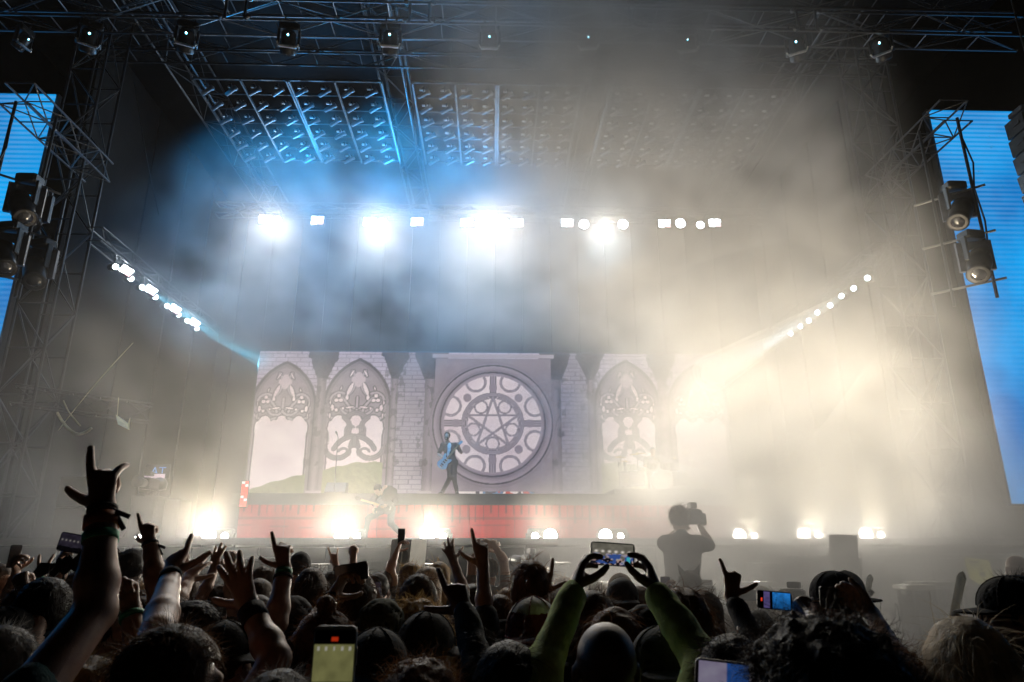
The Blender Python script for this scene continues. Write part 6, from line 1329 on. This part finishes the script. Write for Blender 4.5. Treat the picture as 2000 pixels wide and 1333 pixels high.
def smoke_nodes(material):
    ng = bpy.data.node_groups.new('smoke_field', 'GeometryNodeTree')
    ng.interface.new_socket('Geometry', in_out='OUTPUT', socket_type='NodeSocketGeometry')
    N = ng.nodes.new; L = ng.links.new
    out = N('NodeGroupOutput'); pos = N('GeometryNodeInputPosition')
    vc = N('GeometryNodeVolumeCube'); vc.inputs['Min'].default_value = SM_LO; vc.inputs['Max'].default_value = SM_HI
    for k, r in zip('XYZ', SM_RES): vc.inputs['Resolution ' + k].default_value = r
    mp = N('ShaderNodeVectorMath'); mp.operation = 'MULTIPLY_ADD'; mp.inputs[1].default_value = (0.44, 0.44, 0.46); mp.inputs[2].default_value = (3.1, 1.7, 0.4)
    L(pos.outputs[0], mp.inputs[0])
    nz = N('ShaderNodeTexNoise'); nz.inputs['Scale'].default_value = 1.0; nz.inputs['Detail'].default_value = 6; nz.inputs['Roughness'].default_value = 0.72; nz.inputs['Distortion'].default_value = 0.9
    L(mp.outputs[0], nz.inputs['Vector'])
    cl = N('ShaderNodeMapRange'); cl.inputs[1].default_value = 0.39; cl.inputs[2].default_value = 0.63; cl.inputs[3].default_value = 0.05; cl.inputs[4].default_value = 2.2
    L(nz.outputs[0], cl.inputs[0])
    total = None
    for (c, r, a) in SMOKE_BLOBS:
        s = N('ShaderNodeVectorMath'); s.operation = 'SUBTRACT'; s.inputs[1].default_value = c; L(pos.outputs[0], s.inputs[0])
        d = N('ShaderNodeVectorMath'); d.operation = 'DIVIDE'; d.inputs[1].default_value = r; L(s.outputs[0], d.inputs[0])
        q = N('ShaderNodeVectorMath'); q.operation = 'DOT_PRODUCT'; L(d.outputs[0], q.inputs[0]); L(d.outputs[0], q.inputs[1])
        mr = N('ShaderNodeMapRange'); mr.interpolation_type = 'SMOOTHSTEP'
        mr.inputs[1].default_value = 0; mr.inputs[2].default_value = 1; mr.inputs[3].default_value = a; mr.inputs[4].default_value = 0
        L(q.outputs['Value'], mr.inputs[0])
        if total is None: total = mr.outputs[0]
        else:
            ad = N('ShaderNodeMath'); ad.operation = 'ADD'; L(total, ad.inputs[0]); L(mr.outputs[0], ad.inputs[1]); total = ad.outputs[0]
    mu = N('ShaderNodeMath'); mu.operation = 'MULTIPLY'; L(total, mu.inputs[0]); L(cl.outputs[0], mu.inputs[1])
    L(mu.outputs[0], vc.inputs['Density'])
    sm = N('GeometryNodeSetMaterial'); sm.inputs['Material'].default_value = material
    L(vc.outputs[0], sm.inputs[0]); L(sm.outputs[0], out.inputs[0])
    return ng
def smoke_material():
    m = bpy.data.materials.new('stage_smoke'); m.use_nodes = True; nt = m.node_tree; nt.nodes.clear()
    out = nt.nodes.new('ShaderNodeOutputMaterial'); pv = nt.nodes.new('ShaderNodeVolumePrincipled')
    pv.inputs['Color'].default_value = (0.95, 0.95, 0.95, 1); pv.inputs['Anisotropy'].default_value = 0.25
    pv.inputs['Density'].default_value = 1.0
    nt.links.new(pv.outputs[0], out.inputs['Volume'])
    m.cycles.volume_sampling = 'MULTIPLE_IMPORTANCE'; m.cycles.volume_step_rate = 6.5
    return m
smm = smoke_material()
vd = bpy.data.volumes.new('stage_smoke')
vd.materials.append(smm)
sm = bpy.data.objects.new('stage_smoke', vd); COL.objects.link(sm)
md = sm.modifiers.new('smoke', 'NODES'); md.node_group = smoke_nodes(smm)
sm['kind'] = 'stuff'; sm['label'] = 'billowing cream and blue lit smoke drifting over the stage'; sm['category'] = 'smoke'
